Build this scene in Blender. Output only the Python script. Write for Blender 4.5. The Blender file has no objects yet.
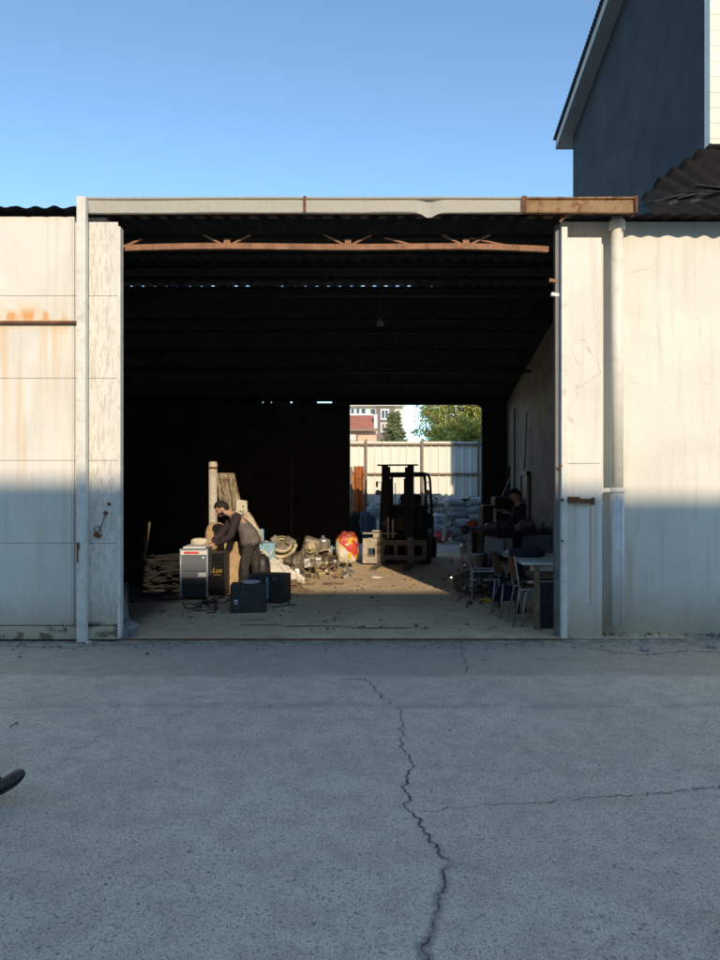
import bpy, bmesh, math, random
from mathutils import Vector, Matrix, Euler, noise
random.seed(7)
R = math.radians
scene = bpy.context.scene
COL = scene.collection
V = Vector
CH = 1.6                      # camera height

def P(px, py, Y):             # a point of the photo (720x960) at distance Y
    return V(((px - 360) / 720 * Y, Y, CH - (py - 488) / 720 * Y))
def G(px, py):                # a point on the ground
    Y = CH * 720 / (py - 488)
    return V(((px - 360) / 720 * Y, Y, 0))

# ------------------------------------------------------------------ materials
MATS = {}
def new_mat(name):
    m = bpy.data.materials.new(name); m.use_nodes = True
    nt = m.node_tree; nt.nodes.clear()
    out = nt.nodes.new('ShaderNodeOutputMaterial')
    b = nt.nodes.new('ShaderNodeBsdfPrincipled')
    nt.links.new(b.outputs[0], out.inputs[0])
    return m, nt, b, out
class NT:
    """small node helper"""
    def __init__(s, nt): s.nt = nt; s.tc = nt.nodes.new('ShaderNodeTexCoord')
    def n(s, t, **k):
        n = s.nt.nodes.new(t)
        for a, b in k.items(): setattr(n, a, b)
        return n
    def l(s, a, b): s.nt.links.new(a, b)
    def coord(s, kind='Object', scale=(1, 1, 1), loc=(0, 0, 0)):
        mp = s.n('ShaderNodeMapping'); mp.inputs['Scale'].default_value = scale
        mp.inputs['Location'].default_value = loc
        s.l(s.tc.outputs[kind], mp.inputs['Vector']); return mp.outputs[0]
    def noise(s, vec, scale=5, detail=6, rough=.6, dist=0):
        n = s.n('ShaderNodeTexNoise'); n.inputs['Scale'].default_value = scale
        n.inputs['Detail'].default_value = detail; n.inputs['Roughness'].default_value = rough
        n.inputs['Distortion'].default_value = dist
        s.l(vec, n.inputs['Vector']); return n.outputs[0]
    def ramp(s, v, lo, hi, a=0., b=1., smooth=True):
        n = s.n('ShaderNodeMapRange'); n.interpolation_type = 'SMOOTHSTEP' if smooth else 'LINEAR'
        n.inputs[1].default_value = lo; n.inputs[2].default_value = hi
        n.inputs[3].default_value = a; n.inputs[4].default_value = b
        s.l(v, n.inputs[0]); return n.outputs[0]
    def math(s, op, a, b=None):
        n = s.n('ShaderNodeMath', operation=op)
        for i, x in enumerate((a, b)):
            if x is None: continue
            if isinstance(x, (int, float)): n.inputs[i].default_value = x
            else: s.l(x, n.inputs[i])
        return n.outputs[0]
    def mix(s, f, a, b, blend='MIX'):
        n = s.n('ShaderNodeMix', data_type='RGBA', blend_type=blend)
        for i, x in ((0, f), (6, a), (7, b)):
            if isinstance(x, (int, float)): n.inputs[i].default_value = x
            elif isinstance(x, (tuple, list)): n.inputs[i].default_value = (*x[:3], 1)
            else: s.l(x, n.inputs[i])
        return n.outputs[2]
    def xyz(s, vec):
        n = s.n('ShaderNodeSeparateXYZ'); s.l(vec, n.inputs[0]); return n.outputs
    def bump(s, h, b, strength=.3, dist=.01):
        n = s.n('ShaderNodeBump'); n.inputs['Strength'].default_value = strength
        n.inputs['Distance'].default_value = dist
        s.l(h, n.inputs['Height']); s.l(n.outputs[0], b.inputs['Normal'])
    def white(s, vec, scale):
        n = s.n('ShaderNodeTexVoronoi'); n.inputs['Scale'].default_value = scale
        s.l(vec, n.inputs['Vector']); return n.outputs

def mat(name, c, rough=.7, metal=0, var=.35, scale=6, dirt=None, dirt_amt=.45, bump=.25, bscale=40, c2=None):
    """painted/plain surface with uneven tone, dirt and small bumps"""
    if name in MATS: return MATS[name]
    m, nt, b, out = new_mat(name); N = NT(nt)
    vec = N.coord()
    n1 = N.noise(vec, scale, 7, .65, .3)
    dark = tuple(x * (1 - var) for x in c); lite = tuple(min(1, x * (1 + var * .5)) for x in c)
    if c2: dark = c2
    col = N.mix(N.ramp(n1, .3, .7), dark, lite)
    if dirt:
        n2 = N.noise(N.coord(loc=(3, 7, 1)), scale * 1.9, 8, .7, .5)
        col = N.mix(N.math('MULTIPLY', N.ramp(n2, .5, .62), dirt_amt), col, dirt)
    N.l(col, b.inputs['Base Color'])
    b.inputs['Metallic'].default_value = metal
    r = N.ramp(n1, .2, .8, max(.05, rough - .12), min(1, rough + .12)); N.l(r, b.inputs['Roughness'])
    N.bump(N.noise(vec, bscale, 5, .6), b, bump, .01)
    MATS[name] = m; return m

RUST = (.16, .06, .022)
CREAM = (.80, .72, .60)
def facade(name, kind):
    if name in MATS: return MATS[name]
    m, nt, b, out = new_mat(name); N = NT(nt)
    g = N.n('ShaderNodeNewGeometry')
    pos = g.outputs['Position']
    mp = N.n('ShaderNodeMapping'); N.l(pos, mp.inputs[0]); vec = mp.outputs[0]
    X, Y, Z = N.xyz(pos)
    st = N.n('ShaderNodeMapping'); st.inputs['Scale'].default_value = (9, 2, .55); N.l(pos, st.inputs[0])
    streak = N.noise(st.outputs[0], 1.2, 6, .62, .2)
    big = N.noise(vec, 1.1, 5, .6, .4)
    fine = N.noise(vec, 22, 6, .7)
    col = N.mix(N.ramp(big, .3, .7), (.69, .645, .565), (.78, .73, .645))
    col = N.mix(N.math('MULTIPLY', N.ramp(streak, .48, .72), .45), col, (.54, .48, .34))
    # worn pale grey patches where the paint has gone
    chip = N.noise(N.n('ShaderNodeMapping').outputs[0], 1)
    st2 = N.n('ShaderNodeMapping'); st2.inputs['Scale'].default_value = (30, 8, 7); N.l(pos, st2.inputs[0])
    chip = N.noise(st2.outputs[0], 1.2, 5, .6, .5)
    def band(v, a, b_, w=.05):
        return N.math('MULTIPLY', N.ramp(v, a - w, a + w), N.ramp(v, b_ - w, b_ + w, 1, 0))
    if kind == 'leaf':
        wear = N.math('MULTIPLY', N.ramp(chip, .50, .56), band(X, -2.86, -2.56, .06))
        wear = N.math('MULTIPLY', wear, .75)
        col = N.mix(wear, col, (.56, .50, .42))
        col = N.mix(N.math('MULTIPLY', band(X, -3.02, -2.955, .01), .35), col, (.42, .40, .36))
        # rust at the rail
        blot = N.noise(vec, 5.5, 4, .5, .2)
        sx = N.math('SINE', N.math('MULTIPLY', X, 34.0), None)
        bl = N.math('MULTIPLY', N.ramp(N.math('ADD', blot, N.math('MULTIPLY', sx, .16)), .42, .66), band(Z, 3.34, 3.46, .045))
        bl = N.math('MULTIPLY', bl, N.ramp(X, -3.02, -3.16))
        hl = N.math('MULTIPLY', N.math('MULTIPLY', N.ramp(Z, 3.66, 3.38), N.ramp(Z, 3.2, 3.34)), N.math('MULTIPLY', N.ramp(X, -3.0, -3.1), N.ramp(blot, .3, .6)))
        col = N.mix(N.math('MULTIPLY', hl, .6), col, (.76, .52, .26))
        col = N.mix(N.math('MULTIPLY', bl, .85), col, (.70, .32, .09))
        st3 = N.n('ShaderNodeMapping'); st3.inputs['Scale'].default_value = (5, 2, .25); N.l(pos, st3.inputs[0])
        s3 = N.noise(st3.outputs[0], 1.6, 4, .5)
        run = N.math('MULTIPLY', N.math('MULTIPLY', N.ramp(s3, .46, .66), N.ramp(X, -2.99, -3.08)), N.math('MULTIPLY', N.ramp(Z, 1.2, 3.3, .25, 1), N.ramp(Z, 3.36, 3.32)))
        col = N.mix(N.math('MULTIPLY', run, .6), col, (.70, .47, .24))
    else:
        run = N.math('MULTIPLY', N.ramp(streak, .40, .62), band(X, 2.29, 2.31, .025))
        run = N.math('MULTIPLY', run, N.math('MULTIPLY', N.ramp(Z, .5, 1.4), N.ramp(Z, 1.42, 1.46, 1, 0)))
        col = N.mix(N.math('MULTIPLY', run, .55), col, (.42, .22, .08))
        run = N.math('MULTIPLY', band(X, 2.455, 2.475, .012), band(Z, .35, 1.42, .1))
        col = N.mix(N.math('MULTIPLY', run, .75), col, (.42, .22, .08))
        run = N.math('MULTIPLY', band(X, 2.5, 2.53, .04), band(Z, .0, 1.5, .1))
        col = N.mix(N.math('MULTIPLY', run, .6), col, (.42, .36, .26))
        run = N.math('MULTIPLY', band(X, 2.93, 2.99, .04), band(Z, .25, 1.0, .25))
        col = N.mix(N.math('MULTIPLY', run, .5), col, (.55, .40, .24))
        # hairline cracks in the render
        vo = N.n('ShaderNodeTexVoronoi', feature='DISTANCE_TO_EDGE'); vo.inputs['Scale'].default_value = .9
        ds = N.n('ShaderNodeMix', data_type='VECTOR'); ds.inputs[0].default_value = .12
        nn = N.n('ShaderNodeTexNoise'); nn.inputs['Scale'].default_value = 5; N.l(pos, nn.inputs['Vector'])
        N.l(pos, ds.inputs[4]); N.l(nn.outputs['Color'], ds.inputs[5]); N.l(ds.outputs[1], vo.inputs['Vector'])
        ck = N.math('MULTIPLY', N.ramp(vo.outputs['Distance'], .0, .008, 1, 0), N.ramp(N.noise(vec, 3.1, 4), .47, .62))
        ck = N.math('MULTIPLY', ck, N.ramp(Z, 1.8, 2.4))
        col = N.mix(N.math('MULTIPLY', ck, .5), col, (.36, .30, .24))
        sp = N.noise(vec, 34, 3, .5)
        sp = N.math('MULTIPLY', N.ramp(sp, .72, .76), N.ramp(N.noise(vec, 2.3, 3), .5, .6))
        col = N.mix(N.math('MULTIPLY', sp, .7), col, (.28, .22, .17))
    # dirty skirting
    edge = N.math('ADD', Z, N.math('MULTIPLY', N.noise(vec, 9, 6, .7, .6), -.45))
    col = N.mix(N.math('MULTIPLY', N.ramp(edge, -.25, .42, 1, 0), .75), col, (.40, .33, .19))
    if kind == 'leaf':
        ru = N.math('MULTIPLY', N.ramp(N.noise(vec, 6.5, 5, .6, .3), .47, .56), band(Z, .1, .19, .03))
        ru = N.math('MULTIPLY', ru, N.ramp(X, -3.35, -3.1))
        col = N.mix(ru, col, (.07, .035, .022))
        ru = N.math('MULTIPLY', N.ramp(N.noise(vec, 4.3, 5, .6, .3), .56, .62), band(Z, .0, .1, .02))
        col = N.mix(N.math('MULTIPLY', ru, .8), col, (.12, .06, .03))
    col = N.mix(N.math('MULTIPLY', N.ramp(fine, .62, .75), .12), col, (.4, .36, .3))
    N.l(col, b.inputs['Base Color']); b.inputs['Roughness'].default_value = .62
    N.bump(N.math('ADD', N.noise(vec, 4, 8, .62), N.math('MULTIPLY', N.noise(vec, 1.1, 2, .4), 3.0)), b, .5, .02)
    MATS[name] = m; return m

def asphalt():
    m, nt, b, out = new_mat('asphalt'); N = NT(nt)
    g = N.n('ShaderNodeNewGeometry'); pos = g.outputs['Position']
    mp = N.n('ShaderNodeMapping'); N.l(pos, mp.inputs[0]); vec = mp.outputs[0]
    X, Y, Z = N.xyz(pos)
    big = N.noise(vec, .55, 6, .62, .5)
    mid = N.noise(vec, 5, 7, .68, .4)
    col = N.mix(N.ramp(big, .32, .68), (.68, .575, .425), (.78, .675, .51))
    col = N.mix(N.math('MULTIPLY', N.ramp(mid, .42, .62), .45), col, (.48, .39, .30))
    # aggregate: pale and dark stones
    v1 = N.n('ShaderNodeTexVoronoi'); v1.inputs['Scale'].default_value = 72; N.l(vec, v1.inputs['Vector'])
    sep = N.n('ShaderNodeSeparateColor'); N.l(v1.outputs['Color'], sep.inputs[0])
    stone = N.math('MULTIPLY', N.ramp(v1.outputs['Distance'], .25, .5, 1, 0), N.ramp(N.noise(vec, 150, 3, .7), .42, .56))
    dk = N.math('MULTIPLY', N.ramp(sep.outputs[0], .70, .74), stone)
    lt = N.math('MULTIPLY', N.ramp(sep.outputs[1], .76, .80), stone)
    col = N.mix(N.math('MULTIPLY', dk, .75), col, (.19, .17, .15))
    col = N.mix(N.math('MULTIPLY', lt, .7), col, (.74, .70, .63))
    v2 = N.n('ShaderNodeTexVoronoi'); v2.inputs['Scale'].default_value = 34; dv = N.n('ShaderNodeMix', data_type='VECTOR'); dv.inputs[0].default_value = .035; dn = N.n('ShaderNodeTexNoise'); dn.inputs['Scale'].default_value = 45; N.l(vec, dn.inputs['Vector']); N.l(vec, dv.inputs[4]); N.l(dn.outputs['Color'], dv.inputs[5]); N.l(dv.outputs[1], v2.inputs['Vector'])
    sep2 = N.n('ShaderNodeSeparateColor'); N.l(v2.outputs['Color'], sep2.inputs[0])
    pit = N.math('MULTIPLY', N.ramp(v2.outputs['Distance'], .12, .3, 1, 0), N.ramp(sep2.outputs[0], .84, .88))
    pit = N.math('MULTIPLY', pit, N.ramp(N.noise(vec, 1.3, 4), .42, .58))
    col = N.mix(N.math('MULTIPLY', pit, .7), col, (.09, .09, .09))
    # strips laid at different times along the building
    wob = N.math('ADD', Y, N.math('MULTIPLY', N.math('SUBTRACT', N.noise(vec, 1.6, 6, .6), .5), .28))
    strip = N.ramp(wob, 6.05, 6.2)
    col = N.mix(N.math('MULTIPLY', strip, .42), col, (.30, .24, .175))
    line = N.math('MULTIPLY', N.ramp(wob, 5.2, 5.26), N.ramp(wob, 5.3, 5.42, 1, 0))
    line = N.math('MULTIPLY', line, N.ramp(N.noise(vec, 2.5, 5), .3, .55))
    col = N.mix(N.math('MULTIPLY', line, .28), col, (.22, .2, .18))
    # dirt gathered against the wall
    d = N.math('MULTIPLY', N.ramp(wob, 7.0, 7.5), N.ramp(N.noise(vec, 7, 6, .7), .38, .6))
    col = N.mix(N.math('MULTIPLY', d, .75), col, (.22, .18, .12))
    # brown earthy stains
    e = N.math('MULTIPLY', N.ramp(N.noise(N.coord('Object', loc=(4, 2, 0)), 1.1, 6, .65, .8), .56, .70), .35)
    col = N.mix(e, col, (.40, .33, .24))
    N.l(col, b.inputs['Base Color']); b.inputs['Roughness'].default_value = .88
    b.inputs['Specular IOR Level'].default_value = .3
    gr_ = N.noise(vec, 110, 3, .75, .3); g2_ = N.noise(vec, 38, 4, .8, .6); g3_ = N.noise(N.coord(loc=(8, 5, 0)), 14, 6, .8, .8)
    col = N.mix(N.math('MULTIPLY', N.ramp(gr_, .50, .60), .62), col, (.22, .19, .16))
    col = N.mix(N.math('MULTIPLY', N.ramp(gr_, .42, .34), .6), col, (.86, .77, .66))
    col = N.mix(N.math('MULTIPLY', N.ramp(g2_, .56, .64), .6), col, (.20, .18, .16))
    col = N.mix(N.math('MULTIPLY', N.ramp(g3_, .60, .72), .30), col, (.24, .215, .19))
    N.l(col, b.inputs['Base Color'])
    h = N.math('ADD', N.math('MULTIPLY', N.noise(vec, 60, 4, .7), .8), N.math('MULTIPLY', N.math('SUBTRACT', lt, pit), .6))
    h = N.math('ADD', h, N.math('MULTIPLY', N.noise(vec, 3, 6, .6), 2.0))
    N.bump(h, b, .9, .010)
    return m

def dirtfloor(name, c1, c2, c3):
    m, nt, b, out = new_mat(name); N = NT(nt)
    vec = N.coord(); X, Y, Z = N.xyz(vec)
    big = N.noise(vec, .9, 7, .65, .5); mid = N.noise(vec, 6, 8, .7, .6)
    col = N.mix(N.ramp(big, .35, .65), c1, c2)
    col = N.mix(N.math('MULTIPLY', N.ramp(mid, .48, .62), .6), col, c3)
    cr = N.noise(N.coord(scale=(1, 2.5, 1)), 11, 5, .6, .8)
    col = N.mix(N.math('MULTIPLY', N.ramp(cr, .66, .70), .7), col, (.03, .025, .02))
    # shade over the left-hand floor, put into its colour
    left_shade = N.ramp(N.math('ADD', X, N.math('MULTIPLY', mid, .6)), -2.5, -2.15, 1, 0)
    col = N.mix(N.math('MULTIPLY', left_shade, .85), col, (.035, .032, .03))
    N.l(col, b.inputs['Base Color']); b.inputs['Roughness'].default_value = .9
    N.bump(N.math('ADD', mid, N.noise(vec, 25, 5, .7)), b, .5, .03)
    return m

# ------------------------------------------------------------------ mesh builder
class MB:
    def __init__(s): s.bm = bmesh.new(); s.mi = 0
    def _fin(s, geom_faces):
        for f in geom_faces: f.material_index = s.mi
    def box(s, c, size, rot=(0, 0, 0), bev=0.0, taper=1.0):
        r = bmesh.ops.create_cube(s.bm, size=1.0); vs = r['verts']
        for v in vs:
            k = taper if v.co.z > 0 else 1
            v.co = V((v.co.x * size[0] * k, v.co.y * size[1] * k, v.co.z * size[2]))
        fs = list({f for v in vs for f in v.link_faces})
        if bev > 0:
            es = list({e for v in vs for e in v.link_edges})
            rr = bmesh.ops.bevel(s.bm, geom=es, offset=bev, segments=2, profile=.5, affect='EDGES')
            vs = list({v for f in rr['faces'] for v in f.verts}); 
            fs = list({f for v in vs for f in v.link_faces}); vs = list({v for f in fs for v in f.verts})
        M = Matrix.Translation(V(c)) @ Euler(rot).to_matrix().to_4x4()
        for v in vs: v.co = M @ v.co
        s._fin(fs); return s
    def b2(s, lo, hi, bev=0.0):
        lo = V(lo); hi = V(hi); return s.box((lo + hi) / 2, hi - lo, bev=bev)
    def tube(s, pts, r, seg=8, cap=True):
        pts = [V(p) for p in pts]; rings = []
        rs = r if isinstance(r, (list, tuple)) else [r] * len(pts)
        up = None
        for i, p in enumerate(pts):
            t = (pts[min(i + 1, len(pts) - 1)] - pts[max(i - 1, 0)])
            if t.length < 1e-6: t = V((0, 0, 1))
            t.normalize()
            if up is None: up = t.orthogonal().normalized()
            else:
                up = up - t * up.dot(t)
                up = up.normalized() if up.length > 1e-5 else t.orthogonal().normalized()
            w = t.cross(up)
            rings.append([s.bm.verts.new(p + (up * math.cos(a) + w * math.sin(a)) * rs[i]) for a in [2 * math.pi * k / seg for k in range(seg)]])
        fs = []
        for a, b in zip(rings, rings[1:]):
            for k in range(seg): fs.append(s.bm.faces.new((a[k], a[(k + 1) % seg], b[(k + 1) % seg], b[k])))
        if cap:
            fs.append(s.bm.faces.new(list(reversed(rings[0])))); fs.append(s.bm.faces.new(rings[-1]))
        for f in fs[:len(fs) - 2] if cap else fs: f.smooth = seg > 6
        s._fin(fs); return s
    def bar(s, a, b, w, h=None):
        """rectangular bar between two points"""
        a = V(a); b = V(b); d = b - a; h = h or w
        q = d.to_track_quat('Z', 'Y').to_matrix().to_4x4()
        r = bmesh.ops.create_cube(s.bm, size=1.0)['verts']
        M = Matrix.Translation((a + b) / 2) @ q
        for v in r: v.co = M @ V((v.co.x * w, v.co.y * h, v.co.z * d.length))
        s._fin(list({f for v in r for f in v.link_faces})); return s
    def lathe(s, prof, c=(0, 0, 0), axis=(0, 0, 1), seg=20, caps=True):
        q = V(axis).to_track_quat('Z', 'Y').to_matrix().to_4x4(); M = Matrix.Translation(V(c)) @ q
        rings = [[s.bm.verts.new(M @ V((r * math.cos(2 * math.pi * k / seg), r * math.sin(2 * math.pi * k / seg), z))) for k in range(seg)] for r, z in prof]
        fs = []
        for a, b in zip(rings, rings[1:]):
            for k in range(seg):
                f = s.bm.faces.new((a[k], a[(k + 1) % seg], b[(k + 1) % seg], b[k])); f.smooth = True; fs.append(f)
        if caps:
            fs.append(s.bm.faces.new(list(reversed(rings[0])))); fs.append(s.bm.faces.new(rings[-1]))
        s._fin(fs); return s
    def blob(s, c, size, rot=(0, 0, 0), amp=.12, freq=2.5, sub=3, sq=1.0, seed=0, flat=False, smooth=True):
        r = bmesh.ops.create_icosphere(s.bm, subdivisions=sub, radius=1.0)['verts']
        M = Matrix.Translation(V(c)) @ Euler(rot).to_matrix().to_4x4(); o = V((seed * 3.1, seed * 1.7, seed))
        for v in r:
            p = v.co.copy()
            if sq != 1: p = V([math.copysign(abs(x) ** sq, x) for x in p])
            d = 1 + amp * noise.noise(p * freq + o) + amp * .5 * noise.noise(p * freq * 2.6 + o)
            p = p * d
            if flat and p.z < -.72: p.z = -.72
            v.co = M @ V((p.x * size[0] / 2, p.y * size[1] / 2, p.z * size[2] / 2))
        fs = list({f for v in r for f in v.link_faces})
        for f in fs: f.smooth = smooth
        s._fin(fs); return s
    def prism(s, poly, axis_from, axis_to):
        """poly: points (3D) extruded by the vector"""
        d = V(axis_to) - V(axis_from)
        a = [s.bm.verts.new(V(p)) for p in poly]; b = [s.bm.verts.new(V(p) + d) for p in poly]
        fs = [s.bm.faces.new(a), s.bm.faces.new(list(reversed(b)))]
        n = len(a)
        for k in range(n): fs.append(s.bm.faces.new((a[k], b[k], b[(k + 1) % n], a[(k + 1) % n])))
        s._fin(fs); return s
    def quad(s, *p):
        f = s.bm.faces.new([s.bm.verts.new(V(x)) for x in p]); s._fin([f]); return s
    def grid(s, fn, nu, nv, thick=None):
        vs = [[s.bm.verts.new(fn(i / nu, j / nv)) for j in range(nv + 1)] for i in range(nu + 1)]
        fs = []
        for i in range(nu):
            for j in range(nv):
                f = s.bm.faces.new((vs[i][j], vs[i + 1][j], vs[i + 1][j + 1], vs[i][j + 1])); f.smooth = True; fs.append(f)
        s._fin(fs)
        if thick: bmesh.ops.solidify(s.bm, geom=fs, thickness=thick)
        return s
    def wobble(s, amp, freq):
        for v in s.bm.verts:
            v.co += amp * V((noise.noise(v.co * freq), noise.noise(v.co * freq + V((9, 0, 0))), noise.noise(v.co * freq + V((0, 9, 0)))))
        return s
    def build(s, name, mats, parent=None, recalc=True):
        if recalc: bmesh.ops.recalc_face_normals(s.bm, faces=s.bm.faces)
        me = bpy.data.meshes.new(name); s.bm.to_mesh(me); s.bm.free()
        for m in (mats if isinstance(mats, (list, tuple)) else [mats]): me.materials.append(m)
        return link(name, me, parent)
def link(name, me, parent=None):
    o = bpy.data.objects.new(name, me); COL.objects.link(o)
    if parent: o.parent = parent
    return o
def tag(o, label=None, cat=None, group=None, kind=None):
    if label: o['label'] = label
    if cat: o['category'] = cat
    if group: o['group'] = group
    if kind: o['kind'] = kind
    return o
def thing(name, label, cat, loc=(0, 0, 0), rz=0, group=None, scale=None):
    o = bpy.data.objects.new(name, None); COL.objects.link(o); o.empty_display_size = .1
    o.location = loc; o.rotation_euler = (0, 0, rz)
    return tag(o, label, cat, group)
def copy_tree(o, parent=None):
    c = o.copy(); COL.objects.link(c)
    if parent: c.parent = parent
    for ch in list(o.children): copy_tree(ch, c)
    return c
def place(o, loc, rot=(0, 0, 0)):
    o.location = loc; o.rotation_euler = rot; return o

# plain materials
m_rust = mat('rusty_steel', (.22, .085, .03), .85, 0, .5, 9, (.06, .03, .02), .7, .5)
m_rustor = mat('orange_rust', (.66, .25, .07), .9, 0, .3, 7, (.3, .11, .05), .5, .4)
m_galv = mat('galvanised_steel', (.84, .79, .68), .6, .0, .12, 60, (.45, .42, .36), .25, .3, 90)
m_frame = mat('painted_frame', (.74, .70, .62), .55, 0, .12, 5, (.42, .36, .26), .35, .2)
m_pvc = mat('cream_pvc', (.78, .73, .62), .45, 0, .08, 4, (.55, .47, .34), .3, .1)
m_pvc2 = mat('white_pvc', (.70, .68, .62), .4, 0, .1, 5, (.48, .44, .38), .35, .1)
m_line = mat('blue_print', (.25, .28, .48), .6)
m_fibre = mat('fibre_cement', (.045, .043, .04), .95, 0, .5, 6, (.03, .028, .025), .6, .6)
m_steel = mat('dark_steel', (.022, .021, .020), .7, .1, .4, 8, (.05, .025, .015), .4, .3)
m_truss = mat('rusty_truss', (.34, .17, .095), .85, 0, .35, 7, (.16, .08, .05), .6, .4)
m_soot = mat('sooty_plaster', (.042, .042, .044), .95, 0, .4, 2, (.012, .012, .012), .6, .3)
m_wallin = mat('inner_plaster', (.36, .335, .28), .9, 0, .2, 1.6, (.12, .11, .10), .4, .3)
m_black = mat('black_plastic', (.018, .018, .02), .5, 0, .25, 8, (.05, .045, .04), .35, .1)
m_rubber = mat('tyre_rubber', (.02, .02, .02), .85, 0, .3, 12, (.07, .06, .045), .4, .3)
m_chrome = mat('worn_chrome', (.33, .32, .31), .45, .6, .2, 10)
m_greyp = mat('grey_plastic', (.15, .165, .18), .5, 0, .08, 4, (.2, .2, .2), .2, .05)
m_white = mat('white_plastic', (.72, .70, .66), .5, 0, .1, 6, (.4, .36, .3), .2, .1)
m_redp = mat('red_plastic', (.62, .05, .04), .5, 0, .2, 6)
m_gold = mat('gold_print', (.70, .42, .08), .35, .4, .1, 6)
m_skin = mat('skin', (.52, .29, .19), .55, 0, .08, 10, None, .3, .05)
m_hair = mat('dark_hair', (.016, .012, .010), .75, 0, .4, 40, None, .3, .6, 90)
m_trou = mat('dark_trousers', (.035, .028, .024), .9, 0, .4, 9, (.10, .085, .07), .5, .9, 9)
m_shirt = mat('grey_shirt', (.15, .125, .105), .9, 0, .28, 12, None, .3, .9, 9)
m_sleeve = mat('brown_black_sleeve', (.035, .022, .022), .9, 0, .25, 12, None, .3, .4, 50)
m_shoe = mat('worn_black_leather', (.03, .028, .024), .55, 0, .35, 14, (.09, .08, .06), .45, .4, 50)
m_blackc = mat('black_cloth', (.014, .015, .018), .9, 0, .3, 8)
m_wood = mat('old_wood', (.24, .16, .09), .85, 0, .4, 9, (.09, .06, .04), .6, .4)
m_darkwood = mat('shade_dark_wood', (.014, .012, .010), .95, 0, .5, 9, (.035, .025, .018), .4, .4)  # near black: shade on the left heap is put into the wood colour
m_board = mat('tan_board', (.50, .33, .17), .85, 0, .22, 5, (.28, .18, .1), .5, .3)
m_foam = mat('grubby_mattress', (.62, .52, .36), .95, 0, .25, 7, (.24, .15, .07), .8, .6, 18)
m_ply = mat('pale_sheet', (.66, .60, .47), .8, 0, .12, 5, (.3, .22, .12), .55, .25)
m_conc = mat('old_concrete', (.33, .31, .28), .9, 0, .25, 5, (.16, .14, .12), .5, .5)
m_cloth_w = mat('off_white_sackcloth', (.66, .61, .52), .9, 0, .2, 9, (.34, .28, .2), .6, .5, 25)
m_blue = mat('blue_enamel', (.05, .08, .11), .55, 0, .25, 8, (.05, .05, .05), .5, .3)
m_lblue = mat('pale_blue_sheet', (.22, .42, .52), .6, 0, .2, 8, (.3, .28, .22), .4, .2)
m_alu = mat('dull_cast_metal', (.30, .25, .19), .6, .25, .4, 10, (.12, .08, .05), .7, .5, 30)
m_brass = mat('yellowed_metal', (.60, .50, .32), .55, .2, .3, 9, (.2, .14, .08), .6, .4)
m_inox = mat('bright_steel', (.62, .60, .56), .3, .7, .15, 9)
m_motor = mat('greasy_metal', (.10, .08, .06), .6, .3, .5, 12, (.25, .17, .09), .5, .5, 40)
m_orange = mat('faded_orange', (.62, .10, .03), .6, 0, .2, 8)
m_yellow = mat('dirty_yellow', (.55, .38, .06), .6, 0, .25, 8, (.1, .08, .04), .5)
m_green = mat('dark_green_paint', (.03, .09, .055), .6, 0, .3, 8, (.02, .02, .02), .4)
m_navy = mat('navy_plastic', (.02, .023, .038), .5, 0, .2, 6, (.08, .08, .09), .3)
m_seat = mat('orange_brown_ply', (.26, .085, .035), .45, 0, .2, 9)
m_tabletop = mat('pale_laminate', (.50, .50, .47), .4, 0, .12, 5, (.3, .28, .25), .4)
m_bag = mat('grey_white_sack', (.50, .50, .47), .7, 0, .25, 7, (.10, .11, .14), .75, .6, 14)
m_bagb = mat('blue_printed_sack', (.60, .62, .62), .7, 0, .2, 4, (.05, .1, .32), .9, .5, 14)
m_plast = mat('clear_grey_plastic', (.34, .38, .42), .25, 0, .35, 6, (.1, .1, .12), .6, .8, 12)
m_card = mat('cardboard', (.22, .15, .10), .9, 0, .2, 5, (.1, .07, .05), .5)
m_greybox = mat('grey_card', (.24, .23, .24), .85, 0, .2, 6, (.12, .1, .1), .5)
m_dullwhite = mat('dull_white_paint', (.40, .39, .36), .6, 0, .25, 8, RUST, .4)
m_fork = mat('worn_fork_steel', (.17, .145, .11), .6, .2, .35, 9, RUST, .5, .4)
m_forkbody = mat('dirty_forklift_paint', (.05, .022, .01), .65, 0, .4, 5, (.015, .013, .012), .7, .3)
m_glassd = mat('dark_window', (.05, .06, .07), .15, 0, .3, 1)
m_rubble = mat('grey_rubble', (.20, .20, .20), .95, 0, .35, 8, (.1, .09, .08), .5, .8, 20)

# ------------------------------------------------------------------ setting
mb = MB(); mb.quad((-300, -120, 0), (300, -120, 0), (300, 500, 0), (-300, 500, 0))
tag(mb.build('ground', asphalt()), kind='structure')
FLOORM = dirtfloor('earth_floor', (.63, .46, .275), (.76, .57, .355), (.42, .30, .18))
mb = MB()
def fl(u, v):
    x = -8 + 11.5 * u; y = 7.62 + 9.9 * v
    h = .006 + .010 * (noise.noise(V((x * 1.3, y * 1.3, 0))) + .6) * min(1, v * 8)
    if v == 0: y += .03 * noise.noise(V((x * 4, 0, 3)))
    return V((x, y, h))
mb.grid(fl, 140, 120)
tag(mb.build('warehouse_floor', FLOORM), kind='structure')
YARD = mat('yard_concrete', (.36, .35, .32), .9, 0, .2, 1.5, (.2, .19, .17), .5, .4)
mb = MB(); mb.quad((-25, 17.56, .005), (25, 17.56, .005), (25, 60, .005), (-25, 60, .005))
tag(mb.build('yard_pavement', YARD), kind='structure')

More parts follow.
